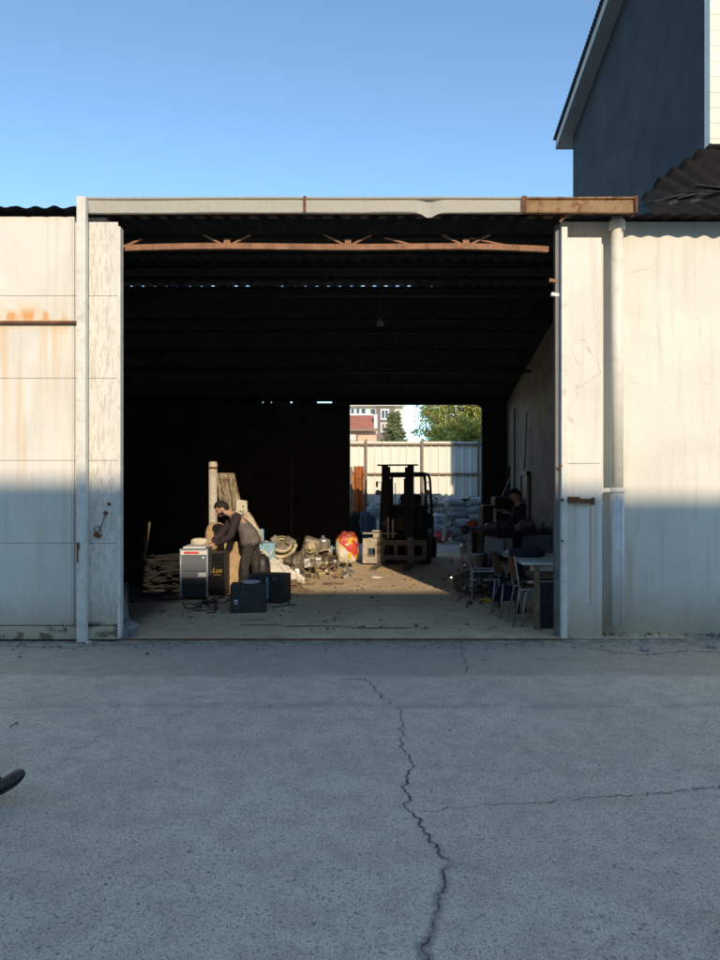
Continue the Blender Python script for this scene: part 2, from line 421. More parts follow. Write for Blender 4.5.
# crack ribbons in the asphalt
def crack_mat():
    m, nt, b, out = new_mat('crack_dirt'); N = NT(nt)
    uv = N.coord('UV'); U, W, _ = N.xyz(uv)
    g = N.n('ShaderNodeNewGeometry'); pos = g.outputs['Position']
    mp = N.n('ShaderNodeMapping'); N.l(pos, mp.inputs[0])
    n = N.noise(mp.outputs[0], 16, 6, .7); n2 = N.noise(mp.outputs[0], 70, 4, .7)
    d = N.math('ABSOLUTE', N.math('SUBTRACT', U, .5))
    core = N.math('ADD', d, N.math('MULTIPLY', N.math('SUBTRACT', n, .5), .32))
    a1 = N.math('MULTIPLY', N.ramp(N.math('ADD', core, N.math('MULTIPLY', W, .07)), .03, .13, 1, 0), N.ramp(N.noise(mp.outputs[0], 7, 3, .6), .30, .42))
    halo = N.math('MULTIPLY', N.ramp(N.math('ADD', d, N.math('MULTIPLY', N.math('SUBTRACT', n2, .5), .9)), .1, .42, 1, 0), W)
    a = N.math('MAXIMUM', a1, halo)
    N.l(N.mix(a1, (.36, .31, .25), (.10, .09, .08)), b.inputs['Base Color'])
    N.l(a, b.inputs['Alpha']); b.inputs['Roughness'].default_value = 1
    b.inputs['Specular IOR Level'].default_value = 0
    return m
CRK = crack_mat()
def crack(name, pts, w0, w1, halo):
    pts = [G(*p) for p in pts]
    fine = []
    for a, b in zip(pts, pts[1:]):
        n = max(2, int((b - a).length / .018))
        for i in range(n):
            p = a.lerp(b, i / n); d = (b - a).normalized(); s = V((-d.y, d.x, 0))
            fine.append(p + s * (.034 * noise.noise(p * 9) + .026 * noise.noise(p * 24) + .016 * noise.noise(p * 60)))
    fine.append(pts[-1])
    bm = bmesh.new(); uvl = bm.loops.layers.uv.new('UVMap'); prev = None
    for i, p in enumerate(fine):
        t = i / (len(fine) - 1); w = w0 + (w1 - w0) * t; w *= .8 + .5 * noise.noise(p * 6)
        d = (fine[min(i + 1, len(fine) - 1)] - fine[max(0, i - 1)]).normalized(); s = V((-d.y, d.x, 0))
        cur = (bm.verts.new(p + s * w + V((0, 0, .004))), bm.verts.new(p - s * w + V((0, 0, .004))), t)
        if prev:
            f = bm.faces.new((prev[0], cur[0], cur[1], prev[1]))
            h0 = halo(prev[2]); h1 = halo(t)
            for l, uv in zip(f.loops, ((0, h0), (0, h1), (1, h1), (1, h0))): l[uvl].uv = uv
        prev = cur
    me = bpy.data.meshes.new(name); bm.to_mesh(me); bm.free(); me.materials.append(CRK)
    tag(link(name, me), kind='structure')
crack('ground_crack', [(398, 708), (404, 722), (399, 742), (412, 765), (405, 785), (408, 808), (424, 832), (436, 848), (447, 864), (446, 885), (440, 910), (430, 940), (424, 975)],   .020, .048, lambda t: max(0, (t - .6) * 1.6))
crack('ground_crack', [(420, 812), (450, 809), (500, 806), (545, 802), (600, 797), (650, 795), (730, 785)], .012, .022, lambda t: 0)
crack('ground_crack', [(340, 680), (360, 679), (371, 682), (376, 692), (390, 703)], .03, .03, lambda t: .15)
crack('ground_crack', [(462, 642), (462, 655), (466, 668), (464, 674)], .02, .02, lambda t: .1)
crack('ground_crack', [(590, 648), (610, 652), (640, 655), (690, 651), (725, 653)], .04, .05, lambda t: .4)
crack('ground_crack', [(118, 636), (200, 637), (300, 638), (420, 637), (560, 637)], .03, .03, lambda t: .1)
crack('ground_crack', [(0, 646), (60, 648), (120, 645), (200, 644)], .04, .03, lambda t: .3)

# ------------------------------------------------------------------ warehouse
W = thing('warehouse', 'cream painted warehouse with wide open doorway, dark inside and corrugated roof', 'warehouse', (0, 7.7, 0))
WO = V((0, -7.7, 0))
def wpart(mb, name, mats, parent=None):
    o = mb.build(name, mats, parent or W)
    if parent is None: o.location = WO
    return o
PER = .2
def corr(x, amp=.028): return amp * math.sin(2 * math.pi * x / PER)
# front wall right of the opening
FY = 7.9
wp = MB(); wp.b2((2.20, FY, -.05), (9, FY + .2, 4.52)); wpart(wp, 'wall', facade('cream_render', 'wall'))
wp = MB(); wp.b2((-9, 7.72, -.05), (-2.72, 7.9, 4.50)); wpart(wp, 'wall', facade('cream_render', 'wall'))
# right door panel, lower and upper sheet
mb = MB(); mb.b2((2.21, 7.70, .0), (2.59, 7.80, 1.86), .004); mb.b2((2.21, 7.70, 1.864), (2.585, 7.80, 4.28), .004)
leafR = wpart(mb, 'door_panel', facade('cream_render', 'wall'))
mb = MB(); mb.b2((2.145, 7.66, 0), (2.208, 7.705, 4.38), .003); mb.b2((2.142, 7.708, 0), (2.206, 7.78, 4.36))
wpart(mb, 'door_jamb', m_frame)
wpart(MB().b2((2.095, 7.72, 0), (2.14, 7.80, 4.42)), 'inner_jamb', mat('grey_steel', (.16, .16, .16), .6, .1, .2, 6, RUST, .3))
mb = MB(); mb.bar(P(567, 500, 7.67), P(592, 501.5, 7.67), .035, .05); mb.box(P(593, 501, 7.69), (.035, .02, .075), bev=.005); mb.bar(P(567, 497, 7.69), P(580, 497.5, 7.69), .018, .01)
mb.box(P(562, 500, 7.65), (.03, .03, .03))
b1 = wpart(mb, 'bolt', m_rust)
for (x, y) in ((561, 466), (562, 541), (557, 468)):
    mb = MB(); mb.lathe([(.014, 0), (.014, .012)], P(x, y, 7.655), (0, -1, 0), 8); wpart(mb, 'hinge_stud', m_rust)
for (x, y) in ((553, 281), (555, 295)):
    mb = MB(); mb.box(P(x, y, 7.74), (.09, .05, .035), (0, .15, 0)); wpart(mb, 'bracket', m_truss if y < 290 else m_white)
# downpipe
mb = MB(); pc = P(617, 400, 7.76)
mb.tube([(pc.x, 7.76, P(0, 222, 7.7).z), (pc.x, 7.76, P(0, 490, 7.7).z)], .066, 20)
mb.tube([(pc.x, 7.76, P(0, 489, 7.7).z), (pc.x + .004, 7.76, P(0, 626, 7.7).z)], .072, 20)
mb.tube([(pc.x, 7.76, P(0, 214, 7.7).z), (pc.x, 7.76, P(0, 224, 7.7).z)], .058, 16)
mb.lathe([(.068, 0), (.084, .01), (.084, .09), (.070, .11)], (pc.x, 7.76, P(0, 228, 7.7).z), (0, 0, 1), 20)
dp = wpart(mb, 'downpipe', m_pvc)
mb = MB(); mb.tube([(pc.x + .002, 7.76, P(0, 495, 7.7).z), (pc.x + .004, 7.76, P(0, 627, 7.7).z)], .0745, 20)
wpart(mb, 'lower_pipe', m_pvc2, dp)
mb = MB(); mb.b2((pc.x + .018, 7.684, .12), (pc.x + .021, 7.687, 1.46)); wpart(mb, 'printed_line', m_line, dp)
mb = MB(); mb.lathe([(.078, 0), (.084, .005), (.084, .05), (.078, .055)], (pc.x, 7.76, P(0, 493, 7.7).z), (0, 0, 1), 20)
mb.b2((pc.x - .17, 7.74, P(0, 492, 7.7).z), (pc.x - .07, 7.76, P(0, 488, 7.7).z)); mb.b2((pc.x + .08, 7.74, P(0, 492, 7.7).z), (pc.x + .115, 7.88, P(0, 489, 7.7).z))
wpart(mb, 'pipe_clamp', m_galv, dp)
# gutter / fascia
GB, GT = P(0, 212.5, 7.5).z, P(0, 198, 7.5).z
def gut(x0, x1, name, m, dent=0):
    mb = MB(); n = max(4, int((x1 - x0) / .05))
    def fn(u, v):
        x = x0 + (x1 - x0) * u
        prof = [(7.60, GB + .02), (7.50, GB), (7.498, GB + .01), (7.495, GT - .02), (7.475, GT - .015), (7.47, GT), (7.50, GT + .004), (7.60, GT + .006)]
        k = int(round(v * 7)); y, z = prof[k]
        d = dent * math.exp(-((x - .72) / .08) ** 2)
        w = .006 * noise.noise(V((x * 1.6, k, 0)))
        if k in (1, 2): z += -d + w
        if k in (1, 2, 3): y += .6 * d + .5 * w
        return V((x, y, z + .008 * noise.noise(V((x * .6, 0, 5)))))
    mb.grid(fn, n, 7, .004)
    for f in mb.bm.faces: f.smooth = False
    return wpart(mb, name, m)
g0 = P(87, 0, 7.5).x; g1 = P(305, 0, 7.5).x; g2 = P(524, 0, 7.5).x; g3 = P(635, 0, 7.5).x
gut(g0, g1 - .004, 'gutter', m_galv); gut(g1 + .004, g2, 'gutter', m_galv, .05)
m_gutrust = mat('rusting_gutter', (.66, .43, .22), .75, 0, .25, 5, (.36, .12, .04), .9, .4)
gr = gut(g2 + .003, g3, 'gutter', m_gutrust); gr['label'] = 'rusty brown end length of the gutter'
for lo_, hi_ in (((g1 - .012, 7.462, GB - .006), (g1 + .012, 7.472, GT + .008)), ((g2 - .03, 7.463, GB - .004), (g2 + .02, 7.473, GT + .01)), ((g3 - .01, 7.46, GB - .01), (g3 + .012, 7.6, GT + .01))): wpart(MB().b2(lo_, hi_), 'gutter_joint', m_rust)
mb = MB(); mb.bar(P(560, 222, 7.6), P(570, 212, 7.55), .02); wpart(mb, 'bracket', m_truss)
# header behind the gutter
mb = MB(); mb.b2((-3.0, 7.64, 4.52), (2.95, 7.74, 4.66)); wpart(mb, 'lintel', m_steel)
# left post in front of the leaf
mb = MB(); x0, x1 = P(76.5, 0, 7.4).x, P(85.5, 0, 7.4).x
mb.b2((x0, 7.40, 0), (x1, 7.406, 4.60), .002); mb.b2((x1 - .008, 7.407, 0), (x1, 7.47, 4.6)); mb.b2((x0, 7.407, 0), (x0 + .008, 7.44, 4.6))
mb.b2((x0 - .005, 7.40, -.002), (x1 + .03, 7.5, .012))
lp = wpart(mb, 'door_post', m_frame)
mb = MB(); mb.box(P(78, 546, 7.392), (.03, .012, .075), bev=.004); mb.box(P(77.5, 556, 7.394), (.014, .01, .13)); wpart(mb, 'latch', m_rust, lp)
# sliding leaf
L = []
LX = -2.535
mb = MB()
zs = [.165, 1.022, 1.888, 2.748, 3.610, 4.40]
xs = [-8.5, -5.6, -2.985]
for a, b in zip(zs, zs[1:]):
    t = b if b < 4.3 else (4.44)
    for c, d in ((-8.5, -5.6), (-5.6, -2.985)): mb.b2((c + .002, 7.53, a + .0018), (d - .002, 7.56, t - .0018), .003)
    mb.b2((-2.981, 7.532, a + .0018), (LX, 7.56, (t if b < 4.3 else 4.385) - .0018), .003)
mb.b2((-8.5, 7.562, .05), (LX - .02, 7.60, 4.36))
leaf = wpart(mb, 'door_leaf', facade('cream_sheet', 'leaf'))
mb = MB(); mb.b2((-8.5, 7.51, .02), (LX, 7.545, .155), .006); wpart(mb, 'bottom_rail', facade('cream_sheet', 'leaf'), leaf)
mb = MB(); mb.b2((-8.5, 7.49, P(0, 323.5, 7.5).z), (P(76, 0, 7.5).x, 7.527, P(0, 321, 7.5).z)); wpart(mb, 'cross_rail', m_rust, leaf)
mb = MB(); mb.b2((LX + .003, 7.51, .03), (LX + .035, 7.61, 4.33), .004); wpart(mb, 'edge_frame', m_frame, leaf)
mb = MB(); mb.b2((-2.93, 7.50, .02), (-2.905, 7.53, 4.44)); wpart(mb, 'vertical_rib', m_steel, leaf)
mb = MB(); mb.tube([P(105.5, 514, 7.49), P(102, 524, 7.48), P(98, 533, 7.49)], .006, 6)
mb.box(P(97.5, 535, 7.485), (.075, .03, .05), (0, .5, 0), .01); mb.tube([P(96, 532, 7.49), P(94, 528, 7.49), P(98, 526, 7.49), P(101, 531, 7.49)], .006, 6)
mb.box(P(105.5, 513, 7.50), (.04, .03, .04), (0, .3, 0), .006); mb.box(P(109, 504, 7.505), (.035, .02, .035), (0, 0, 0), .006)
wpart(mb, 'padlock', m_rust, leaf)
# side and back walls (opening at the back x -.24..2.95, up to 3.63)
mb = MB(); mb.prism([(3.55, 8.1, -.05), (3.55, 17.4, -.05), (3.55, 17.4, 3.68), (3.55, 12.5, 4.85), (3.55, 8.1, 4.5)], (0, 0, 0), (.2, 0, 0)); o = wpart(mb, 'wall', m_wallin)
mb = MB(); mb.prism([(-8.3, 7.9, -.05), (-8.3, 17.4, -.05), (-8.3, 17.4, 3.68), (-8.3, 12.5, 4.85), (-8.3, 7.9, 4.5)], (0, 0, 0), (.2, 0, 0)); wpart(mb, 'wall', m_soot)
BX0, BX1, BH = P(350, 0, 17.4).x, P(482, 0, 17.4).x, P(0, 404.5, 17.4).z
mb = MB()
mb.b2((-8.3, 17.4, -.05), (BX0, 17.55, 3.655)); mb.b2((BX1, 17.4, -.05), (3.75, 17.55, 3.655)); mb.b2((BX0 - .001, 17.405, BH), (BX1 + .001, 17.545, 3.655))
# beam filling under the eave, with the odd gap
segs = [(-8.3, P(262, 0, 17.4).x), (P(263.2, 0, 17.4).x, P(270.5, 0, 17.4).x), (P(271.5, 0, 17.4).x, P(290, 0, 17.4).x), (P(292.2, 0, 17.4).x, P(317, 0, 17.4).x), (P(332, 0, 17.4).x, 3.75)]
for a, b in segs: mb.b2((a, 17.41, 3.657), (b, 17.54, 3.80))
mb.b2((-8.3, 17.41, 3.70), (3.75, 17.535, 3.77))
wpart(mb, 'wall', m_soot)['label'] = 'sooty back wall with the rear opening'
# rounded gusset at the top right of the rear opening
mb = MB(); q = P(482, 404.5, 17.39)
mb.prism([q + V((.02, 0, .02)), q + V((-.12, 0, .02)), q + V((-.11, 0, -.015)), q + V((-.03, 0, -.05)), q + V((.0, 0, -.12)), q + V((.02, 0, -.12))], (0, 0, 0), (0, .1, 0))
wpart(mb, 'corner_plate', m_steel)
# roof
RZ, RY = P(0, 287.5, 12.5).z, 12.5
EZ = P(0, 207, 7.42).z
def roof_front(u, v):
    x = -9 + 18 * u; y = 7.42 + (RY - 7.42) * v
    sag = .02 * noise.noise(V((math.floor(x / .9) * 1.7, v * 1.2, 0)))
    e = 0
    if x > g0 - .02: y = max(y, 7.61)
    if v < .05: e = .035 * noise.noise(V((math.floor(x / .6), 3, 1))) + .012 * noise.noise(V((x * 9, 3, 7))); y += .06 * noise.noise(V((math.floor(x / .9), 8, 1))) * (0 if g0 - .02 < x < g3 + .03 else 1)
    return V((x, y, EZ + (RZ - EZ) * v + corr(x, .013 + .018 * v) + sag + e))
mb = MB(); mb.grid(roof_front, 18 * 40, 12, .008); rf = wpart(mb, 'roof', m_fibre)
def roof_back(u, v):
    x = -9 + 13.2 * u; y = RY - .015 + (17.6 - RY + .015) * v
    return V((x, y, RZ - .10 + (3.74 - RZ + .10) * v + corr(x, .026)))
mb = MB(); mb.grid(roof_back, 13 * 40, 8, .008); wpart(mb, 'roof', m_fibre)
# ridge beam under the front sheets: slits of sky show between them
mb = MB(); mb.b2((-9, RY - .1, RZ - .18), (4.2, RY - .03, RZ - .052))
x = -8.5
while x < 4.2:
    if random.random() < (.12 if x < .3 else .45): mb.b2((x, RY - .099, RZ - .014), (x + random.uniform(.08, .34), RY - .031, RZ + .045))
    x += random.uniform(.15, .4)
mb.b2((P(432, 0, 12.5).x, RY - .098, RZ - .02), (4.2, RY - .02, RZ + .05))
wpart(mb, 'ridge_beam', m_steel)
mb = MB()
for k in range(1, 6):
    y = 7.42 + k * .92; z = EZ + (RZ - EZ) * (y - 7.42) / (RY - 7.42) - .06; mb.b2((-8.1, y, z - .05), (3.55, y + .05, z))
for k in range(1, 6):
    y = 12.9 + k * .85; z = RZ - .10 + (3.74 - RZ + .1) * (y - 12.48) / 5.12 - .06; mb.b2((-8.1, y, z - .05), (3.55, y + .05, z))
wpart(mb, 'purlins', m_steel)
# broken skylight sheets, faintly paler rows between purlins
# front truss
def truss(Y, m, x0, x1, zb, zt, nodes, sagf=None):
    mb = MB(); n = 14
    pts = [V((x0 + (x1 - x0) * i / n, Y, zb + (sagf(i / n) if sagf else 0))) for i in range(n + 1)]
    for a, b in zip(pts, pts[1:]): mb.bar(a - V((.002, 0, 0)), b + V((.002, 0, 0)), .05, .062)
    mb.b2((x0 - .3, Y - .025, zt), (x1 + .3, Y + .025, zt + .06))
    for k in nodes:
        z0 = zb + .03
        mb.bar((k, Y, z0), (k, Y, z0 + .075), .07, .02)
        for s in (-1, 1):
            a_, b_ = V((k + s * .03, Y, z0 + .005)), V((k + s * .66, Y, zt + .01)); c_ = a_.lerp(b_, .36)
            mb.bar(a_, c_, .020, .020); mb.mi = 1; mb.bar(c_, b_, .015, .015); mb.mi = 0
    return mb
sg = lambda t: .02 * math.sin(t * math.pi) + .01 * math.sin(t * 9) - .03 * max(0, t - .8) * 3
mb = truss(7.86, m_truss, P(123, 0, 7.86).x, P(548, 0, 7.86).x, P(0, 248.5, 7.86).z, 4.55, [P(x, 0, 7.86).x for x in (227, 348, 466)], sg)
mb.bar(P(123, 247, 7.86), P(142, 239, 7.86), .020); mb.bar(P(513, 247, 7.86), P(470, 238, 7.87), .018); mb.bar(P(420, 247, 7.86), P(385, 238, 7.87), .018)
wpart(mb, 'truss', [m_truss, m_steel])  # second material paints shade into the upper part of the braces
for Y, zb in ((10.2, 4.35), (12.42, 4.5), (14.8, 4.0)):
    wpart(truss(Y, m_steel, -8, 3.5, zb, zb + .42, [-6.5, -4.6, -2.7, -.8, 1.1, 3.0]), 'truss', [m_steel, m_steel])
# loose cable along the truss
mb = MB(); pts = [P(110 + 46 * i, 226 + 3 * math.sin(i * 1.7) + (3 if i % 2 else -1), 7.95) for i in range(10)]; mb.tube(pts, .006, 5); wpart(mb, 'cable', m_black)
# high ceiling lamp
mb = MB(); q = P(380, 325, 11); mb.lathe([(.02, .10), (.03, .08), (.05, .05), (.07, 0), (.06, -.005)], q, (0, 0, 1), 14); mb.tube([q + V((0, 0, .09)), (q.x, 11, 4.95)], .002, 5)
wpart(mb, 'ceiling_lamp', m_conc)
# doorway and conduit on the inner right wall
mb = MB(); y0, y1 = 360 * 0 + 3.55 * 720 / (530 - 360), 3.55 * 720 / (524 - 360)
mb.b2((3.50, y0, 0), (3.548, y1, 1.86)); dr = wpart(mb, 'inner_door', m_black)
mb = MB(); mb.b2((3.47, y0 - .05, 0), (3.52, y0, 1.95)); mb.b2((3.47, y1, 0), (3.52, y1 + .05, 1.95)); mb.b2((3.47, y0 - .05, 1.87), (3.52, y1 + .05, 1.95)); wpart(mb, 'frame', m_dullwhite, dr)
mb = MB(); mb.b2((3.5, 17.0, 0), (3.54, 17.35, 2.1)); wpart(mb, 'pilaster', m_steel)
wpart(MB().tube([(3.5, 16.3, 1.2), (3.5, 16.3, 3.4)], .02, 6), 'conduit', m_steel); wpart(MB().tube([(3.45, 15.1, 2.0), (3.5, 15.1, 3.2)], .012, 6), 'conduit', m_steel)
# patch of corrugated roof climbing beside the tall building; its shade painted near black
def hip(u, v):
    x = 3.5 + 5.5 * u
    top = [(640, 199), (660, 178), (680, 163), (700, 149), (720, 149), (790, 150), (900, 150)]
    k = min(5.999, u * 6); i = int(k); f = k - i
    tp = P(top[i][0] + (top[i + 1][0] - top[i][0]) * f, top[i][1] + (top[i + 1][1] - top[i][1]) * f, 10.9)
    lo = V((3.5 + 5.5 * u, 8.3, 4.62))
    p = lo.lerp(tp, v); p.z += .03 * math.sin(p.x * 31) + .03 * noise.noise(p * 2)
    return p
mb = MB(); mb.grid(hip, 160, 14, .01); wpart(mb, 'roof', mat('shaded_old_sheet', (.022, .018, .013), .95, 0, .4, 4, (.05, .035, .02), .5, .4))['label'] = 'sagging roof sheet with shade in its colour, climbing towards the tall building'
mb = MB()
for k in range(5):
    a = P(645 + 14 * k, 203 - 1.5 * k, 7.6); b = P(672 + 16 * k, 199 - 4.5 * k, 8.3)
    mb.box((a + b) / 2, (.34, .5, .012), (.25, -.28, .3 * k), 0)
mb.bar(P(668, 204, 7.6), P(722, 186, 8.4), .02, .03); mb.bar(P(690, 202, 7.6), P(735, 190, 8.4), .02, .03)
wpart(mb, 'loose_roof_sheets', m_fibre)

# ------------------------------------------------------------------ tall building on the right
m_dkwall = mat('dark_blue_render', (.016, .022, .033), .85, 0, .14, 1.2, None, .3, .15)
def siding():
    m, nt, b, out = new_mat('cream_cladding'); N = NT(nt)
    g = N.n('ShaderNodeNewGeometry'); X, Y, Z = N.xyz(g.outputs['Position'])
    fr = N.math('FRACT', N.math('MULTIPLY', Z, 1 / .245)); ln = N.ramp(fr, .0, .035, 1, 0)
    col = N.mix(N.ramp(N.noise(N.coord(), 2, 5), .3, .7), (.74, .68, .56), (.82, .76, .64))
    N.l(N.mix(N.math('MULTIPLY', ln, .7), col, (.3, .27, .22)), b.inputs['Base Color']); b.inputs['Roughness'].default_value = .6
    N.bump(N.math('MULTIPLY', ln, -1), b, .5, .01); return m
m_clad = siding()
m_fascia = mat('pale_fascia', (.42, .43, .42), .6, 0, .1, 4)
T = thing('tall_building', 'dark blue gabled building with cream clad front rising behind the warehouse right side', 'building', (5.54, 11.5, 0))
xb = 5.54; yn, yf = xb * 720 / 347, xb * 720 / 213
zf = P(573, 137, yf).z; q = P(624, 0, xb * 720 / 264); sl = (q.z - zf) / (yf - q.y); zn = zf + sl * (yf - yn)
O = -T.location
mb = MB()
mb.prism([(xb, yn, 0), (xb, yf, 0), (xb, yf, zf), (xb, yn, zn)], (0, 0, 0), (7, 0, 0)); o = mb.build('wall', m_dkwall, T); o.location = O
mb = MB(); mb.b2((xb - .0, yn - .14, P(0, 148, yn).z), (xb + 7, yn - .003, zn - .1)); o = mb.build('cladding', m_clad, T); o.location = O
mb = MB(); mb.b2((xb - .03, yn - .16, P(0, 148, yn).z), (xb - .003, yn + .02, zn - .1)); o = mb.build('corner_strip', m_clad, T); o.location = O
ov = .42
mb = MB(); a = V((xb - .34, yn - .8, zn + .8 * sl)); b = V((xb - .34, yf + ov, zf - ov * sl)); d = V((7.6, 0, 0))
mb.prism([a, b, b + V((0, 0, .22)), a + V((0, 0, .22))], (0, 0, 0), d)
rf = mb.build('roof', m_fascia, T); rf.location = O
mb = MB(); n = 90
for i in range(n):
    p = a.lerp(b, (i + .5) / n); mb.box(p + V((-.02, 0, .25)), (.10, .055, .06), (sl * -1, 0, 0))
o = mb.build('tile_edge', m_fibre, rf)

# ------------------------------------------------------------------ yard fence
FYd = 22.5
def fence_mat():
    m, nt, b, out = new_mat('cream_trapezoid_sheet'); N = NT(nt)
    g = N.n('ShaderNodeNewGeometry'); mp = N.n('ShaderNodeMapping'); mp.inputs['Scale'].default_value = (3, 1, .4); N.l(g.outputs['Position'], mp.inputs[0])
    n = N.noise(mp.outputs[0], 2, 6, .6)
    N.l(N.mix(N.ramp(n, .3, .7), (.82, .76, .64), (.88, .83, .72)), b.inputs['Base Color']); b.inputs['Roughness'].default_value = .55; return m
F = thing('metal_fence', 'tall pale ribbed metal sheet fence with brown posts closing the back yard', 'fence', (0, FYd, 0))
ft = P(0, 441.5, FYd).z
prof = []
x = -9.0
while x < 12:
    prof += [(x, 0), (x + .185, 0), (x + .20, -.03), (x + .235, -.03)]; x += .25
bm = bmesh.new()
lo = [bm.verts.new((p[0], p[1], .03)) for p in prof]; hi = [bm.verts.new((p[0], p[1], ft + .02 * noise.noise(V((math.floor(p[0]), 0, 0))))) for p in prof]
for i in range(len(prof) - 1): bm.faces.new((lo[i], lo[i + 1], hi[i + 1], hi[i]))
me = bpy.data.meshes.new('sheet'); bm.to_mesh(me); bm.free(); me.materials.append(fence_mat()); link('sheet', me, F)
m_post = mat('brown_post', (.28, .20, .13), .7, 0, .2, 5, RUST, .5)
for k in range(-4, 7):
    mb = MB(); px = P(366 + 56 * k, 0, FYd).x
    mb.b2((px - .035, -.115, 0), (px + .035, -.045, ft + .06)); mb.build('post', m_post, F)
for y in (444.5, 474, 504.5):
    mb = MB(); z = P(0, y, FYd).z; mb.b2((-9, -.085, z - .03), (12, -.04, z + .03)); mb.build('rail', m_post, F)

# ------------------------------------------------------------------ far buildings and trees
A = thing('apartment_building', 'cream and brown apartment block far behind the yard fence', 'building', (-2, 160, 0))
YA = 160
def ap(px, py, dy=0): q = P(px, py, YA); return V((q.x + 2, dy, q.z))
m_acream = mat('apartment_cream', (.68, .63, .52), .8, 0, .1, .2); m_abrown = mat('apartment_brown', (.20, .14, .12), .8, 0, .15, .2)
m_awhite = mat('apartment_white', (.75, .74, .70), .7, 0, .1, .3); m_ared = mat('apartment_red', (.34, .13, .10), .8, 0, .15, .3)
def abox(name, x0, y0, x1, y1, d0, d1, m, parent=None):
    a = ap(x0, y1); b = ap(x1, y0); mb = MB(); mb.b2((a.x, d0, a.z), (b.x, d1, b.z)); return mb.build(name, m, parent or A)
mb = MB(); a = ap(318, 0); b = ap(403, 0); mb.b2((a.x, 0, 0), (b.x, 14, ap(0, 405).z)); mb.build('wall', m_acream, A)
abox('brown_bay', 377, 407.5, 394, 470, -.7, -.01, m_abrown)
abox('cornice', 316, 403.8, 405, 406.6, -1.2, .3, m_acream)
abox('balcony', 322, 414.5, 373, 417, -1.6, -.01, m_awhite); abox('balcony', 322, 429, 373, 432, -1.6, -.01, m_awhite)
for (x0, y0, x1, y1) in ((350.5, 408, 354.5, 414), (356, 407.5, 360, 414), (361, 408, 366, 414), (370, 408.5, 376, 415), (332, 408, 340, 414), (342, 408, 348, 414), (396, 410, 400, 416), (396, 424, 400, 430)):
    w = abox('window', x0, y0, x1, y1, -.12, -.01, m_awhite); abox('pane', x0 + .6, y0 + .6, x1 - .6, y1 - .4, -.2, -.125, m_glassd, w)
for (x0, y0, x1, y1) in ((380.5, 409.5, 389, 420), (380.5, 423, 389, 433)):
    w = abox('window', x0, y0, x1, y1, -.9, -.71, m_awhite); abox('pane', x0 + 1.2, y0 + 1.2, x1 - 1.2, y1 - 1.6, -.96, -.905, m_ared if y0 > 420 else m_glassd, w)
    abox('mullion', (x0 + x1) / 2 - .4, y0 + 1.2, (x0 + x1) / 2 + .4, y1 - 1.6, -1.0, -.965, m_awhite, w)

Hh = thing('house', 'peach house with terracotta roof just over the fence top', 'house', P(352, 0, 60).xy.to_3d())
def hp(px, py, dy=0): q = P(px, py, 60); return V((q.x - Hh.location.x, dy, q.z))
m_peach = mat('peach_wall', (.72, .45, .30), .8, 0, .08, .6); m_terra = mat('terracotta_roof', (.48, .17, .10), .85, 0, .25, 3, (.3, .1, .06), .5)
mb = MB(); a = hp(318, 0); b = hp(376.5, 0); mb.b2((a.x, 0, 0), (b.x, 7, hp(0, 430).z)); mb.build('wall', m_peach, Hh)
mb = MB(); e0 = hp(316, 431, -.5); e1 = hp(374, 431, -.5); r0 = hp(316, 412, 3.5); r1 = hp(373, 412, 3.5); 
r0 = V((e0.x, 3.5, hp(0, 411).z)); r1 = V((e1.x, 3.5, r0.z)); f0 = V((e0.x, 7.5, e0.z)); f1 = V((e1.x, 7.5, e0.z))
mb.quad(e0, e1, r1, r0); mb.quad(r0, r1, f1, f0); mb.quad(e0, r0, f0, e0 + V((0, .01, 0))); mb.quad(e1, e1 + V((0, .01, 0)), f1, r1); mb.build('roof', m_terra, Hh)
mb = MB(); a = hp(374.3, 429); mb.b2((a.x, 1.2, a.z - .3), (a.x + .28, 4.2, hp(0, 413).z)); mb.build('parapet', m_awhite, Hh)
mb = MB(); mb.b2((hp(316, 0).x, -.62, hp(0, 431.5).z), (hp(377.5, 0).x, -.44, hp(0, 429).z)); mb.tube([hp(360, 431, -.5), hp(359, 434, -.1), hp(357, 436, -.1), hp(357, 460, -.1)], .05, 6); mb.build('gutter', m_post, Hh)
w = MB().b2(hp(350, 441, -.08), hp(355.5, 434.5, -.01)).build('window', m_awhite, Hh)
MB().b2(hp(350.6, 440.5, -.1), hp(355, 435, -.085)).build('pane', m_acream, w)

def leaf_mat(name, c):
    m, nt, b, out = new_mat(name); N = NT(nt)
    oi = N.n('ShaderNodeNewGeometry')
    r = oi.outputs['Random Per Island']
    N.l(N.mix(r, tuple(x * .55 for x in c), tuple(x * 1.35 for x in c)), b.inputs['Base Color'])
    b.inputs['Roughness'].default_value = .6
    tr = N.n('ShaderNodeBsdfTranslucent'); N.l(N.mix(r, c, tuple(x * 1.3 for x in c)), tr.inputs[0])
    mx = N.n('ShaderNodeMixShader'); mx.inputs[0].default_value = .3
    N.l(b.outputs[0], mx.inputs[1]); N.l(tr.outputs[0], mx.inputs[2]); N.l(mx.outputs[0], out.inputs[0]); return m
def leaves(bm, c, rad, n, size, rnd, aim=None):
    for _ in range(n):
        d = V((rnd.gauss(0, 1), rnd.gauss(0, 1), rnd.gauss(0, 1))).normalized()
        p = V(c) + V((d.x * rad[0], d.y * rad[1], d.z * rad[2])) * (rnd.random() ** .4)
        a = (aim or V((rnd.gauss(0, 1), rnd.gauss(0, 1), rnd.gauss(0, 1)))).normalized(); b = a.orthogonal().normalized()
        b.rotate(Matrix.Rotation(rnd.random() * 6.28, 3, a)); s = size * rnd.uniform(.6, 1.3); w = a.cross(b)
        vs = [bm.verts.new(p + a * s), bm.verts.new(p + w * s * .38), bm.verts.new(p - a * s), bm.verts.new(p - w * s * .38)]
        bm.faces.new(vs)
rnd = random.Random(3)
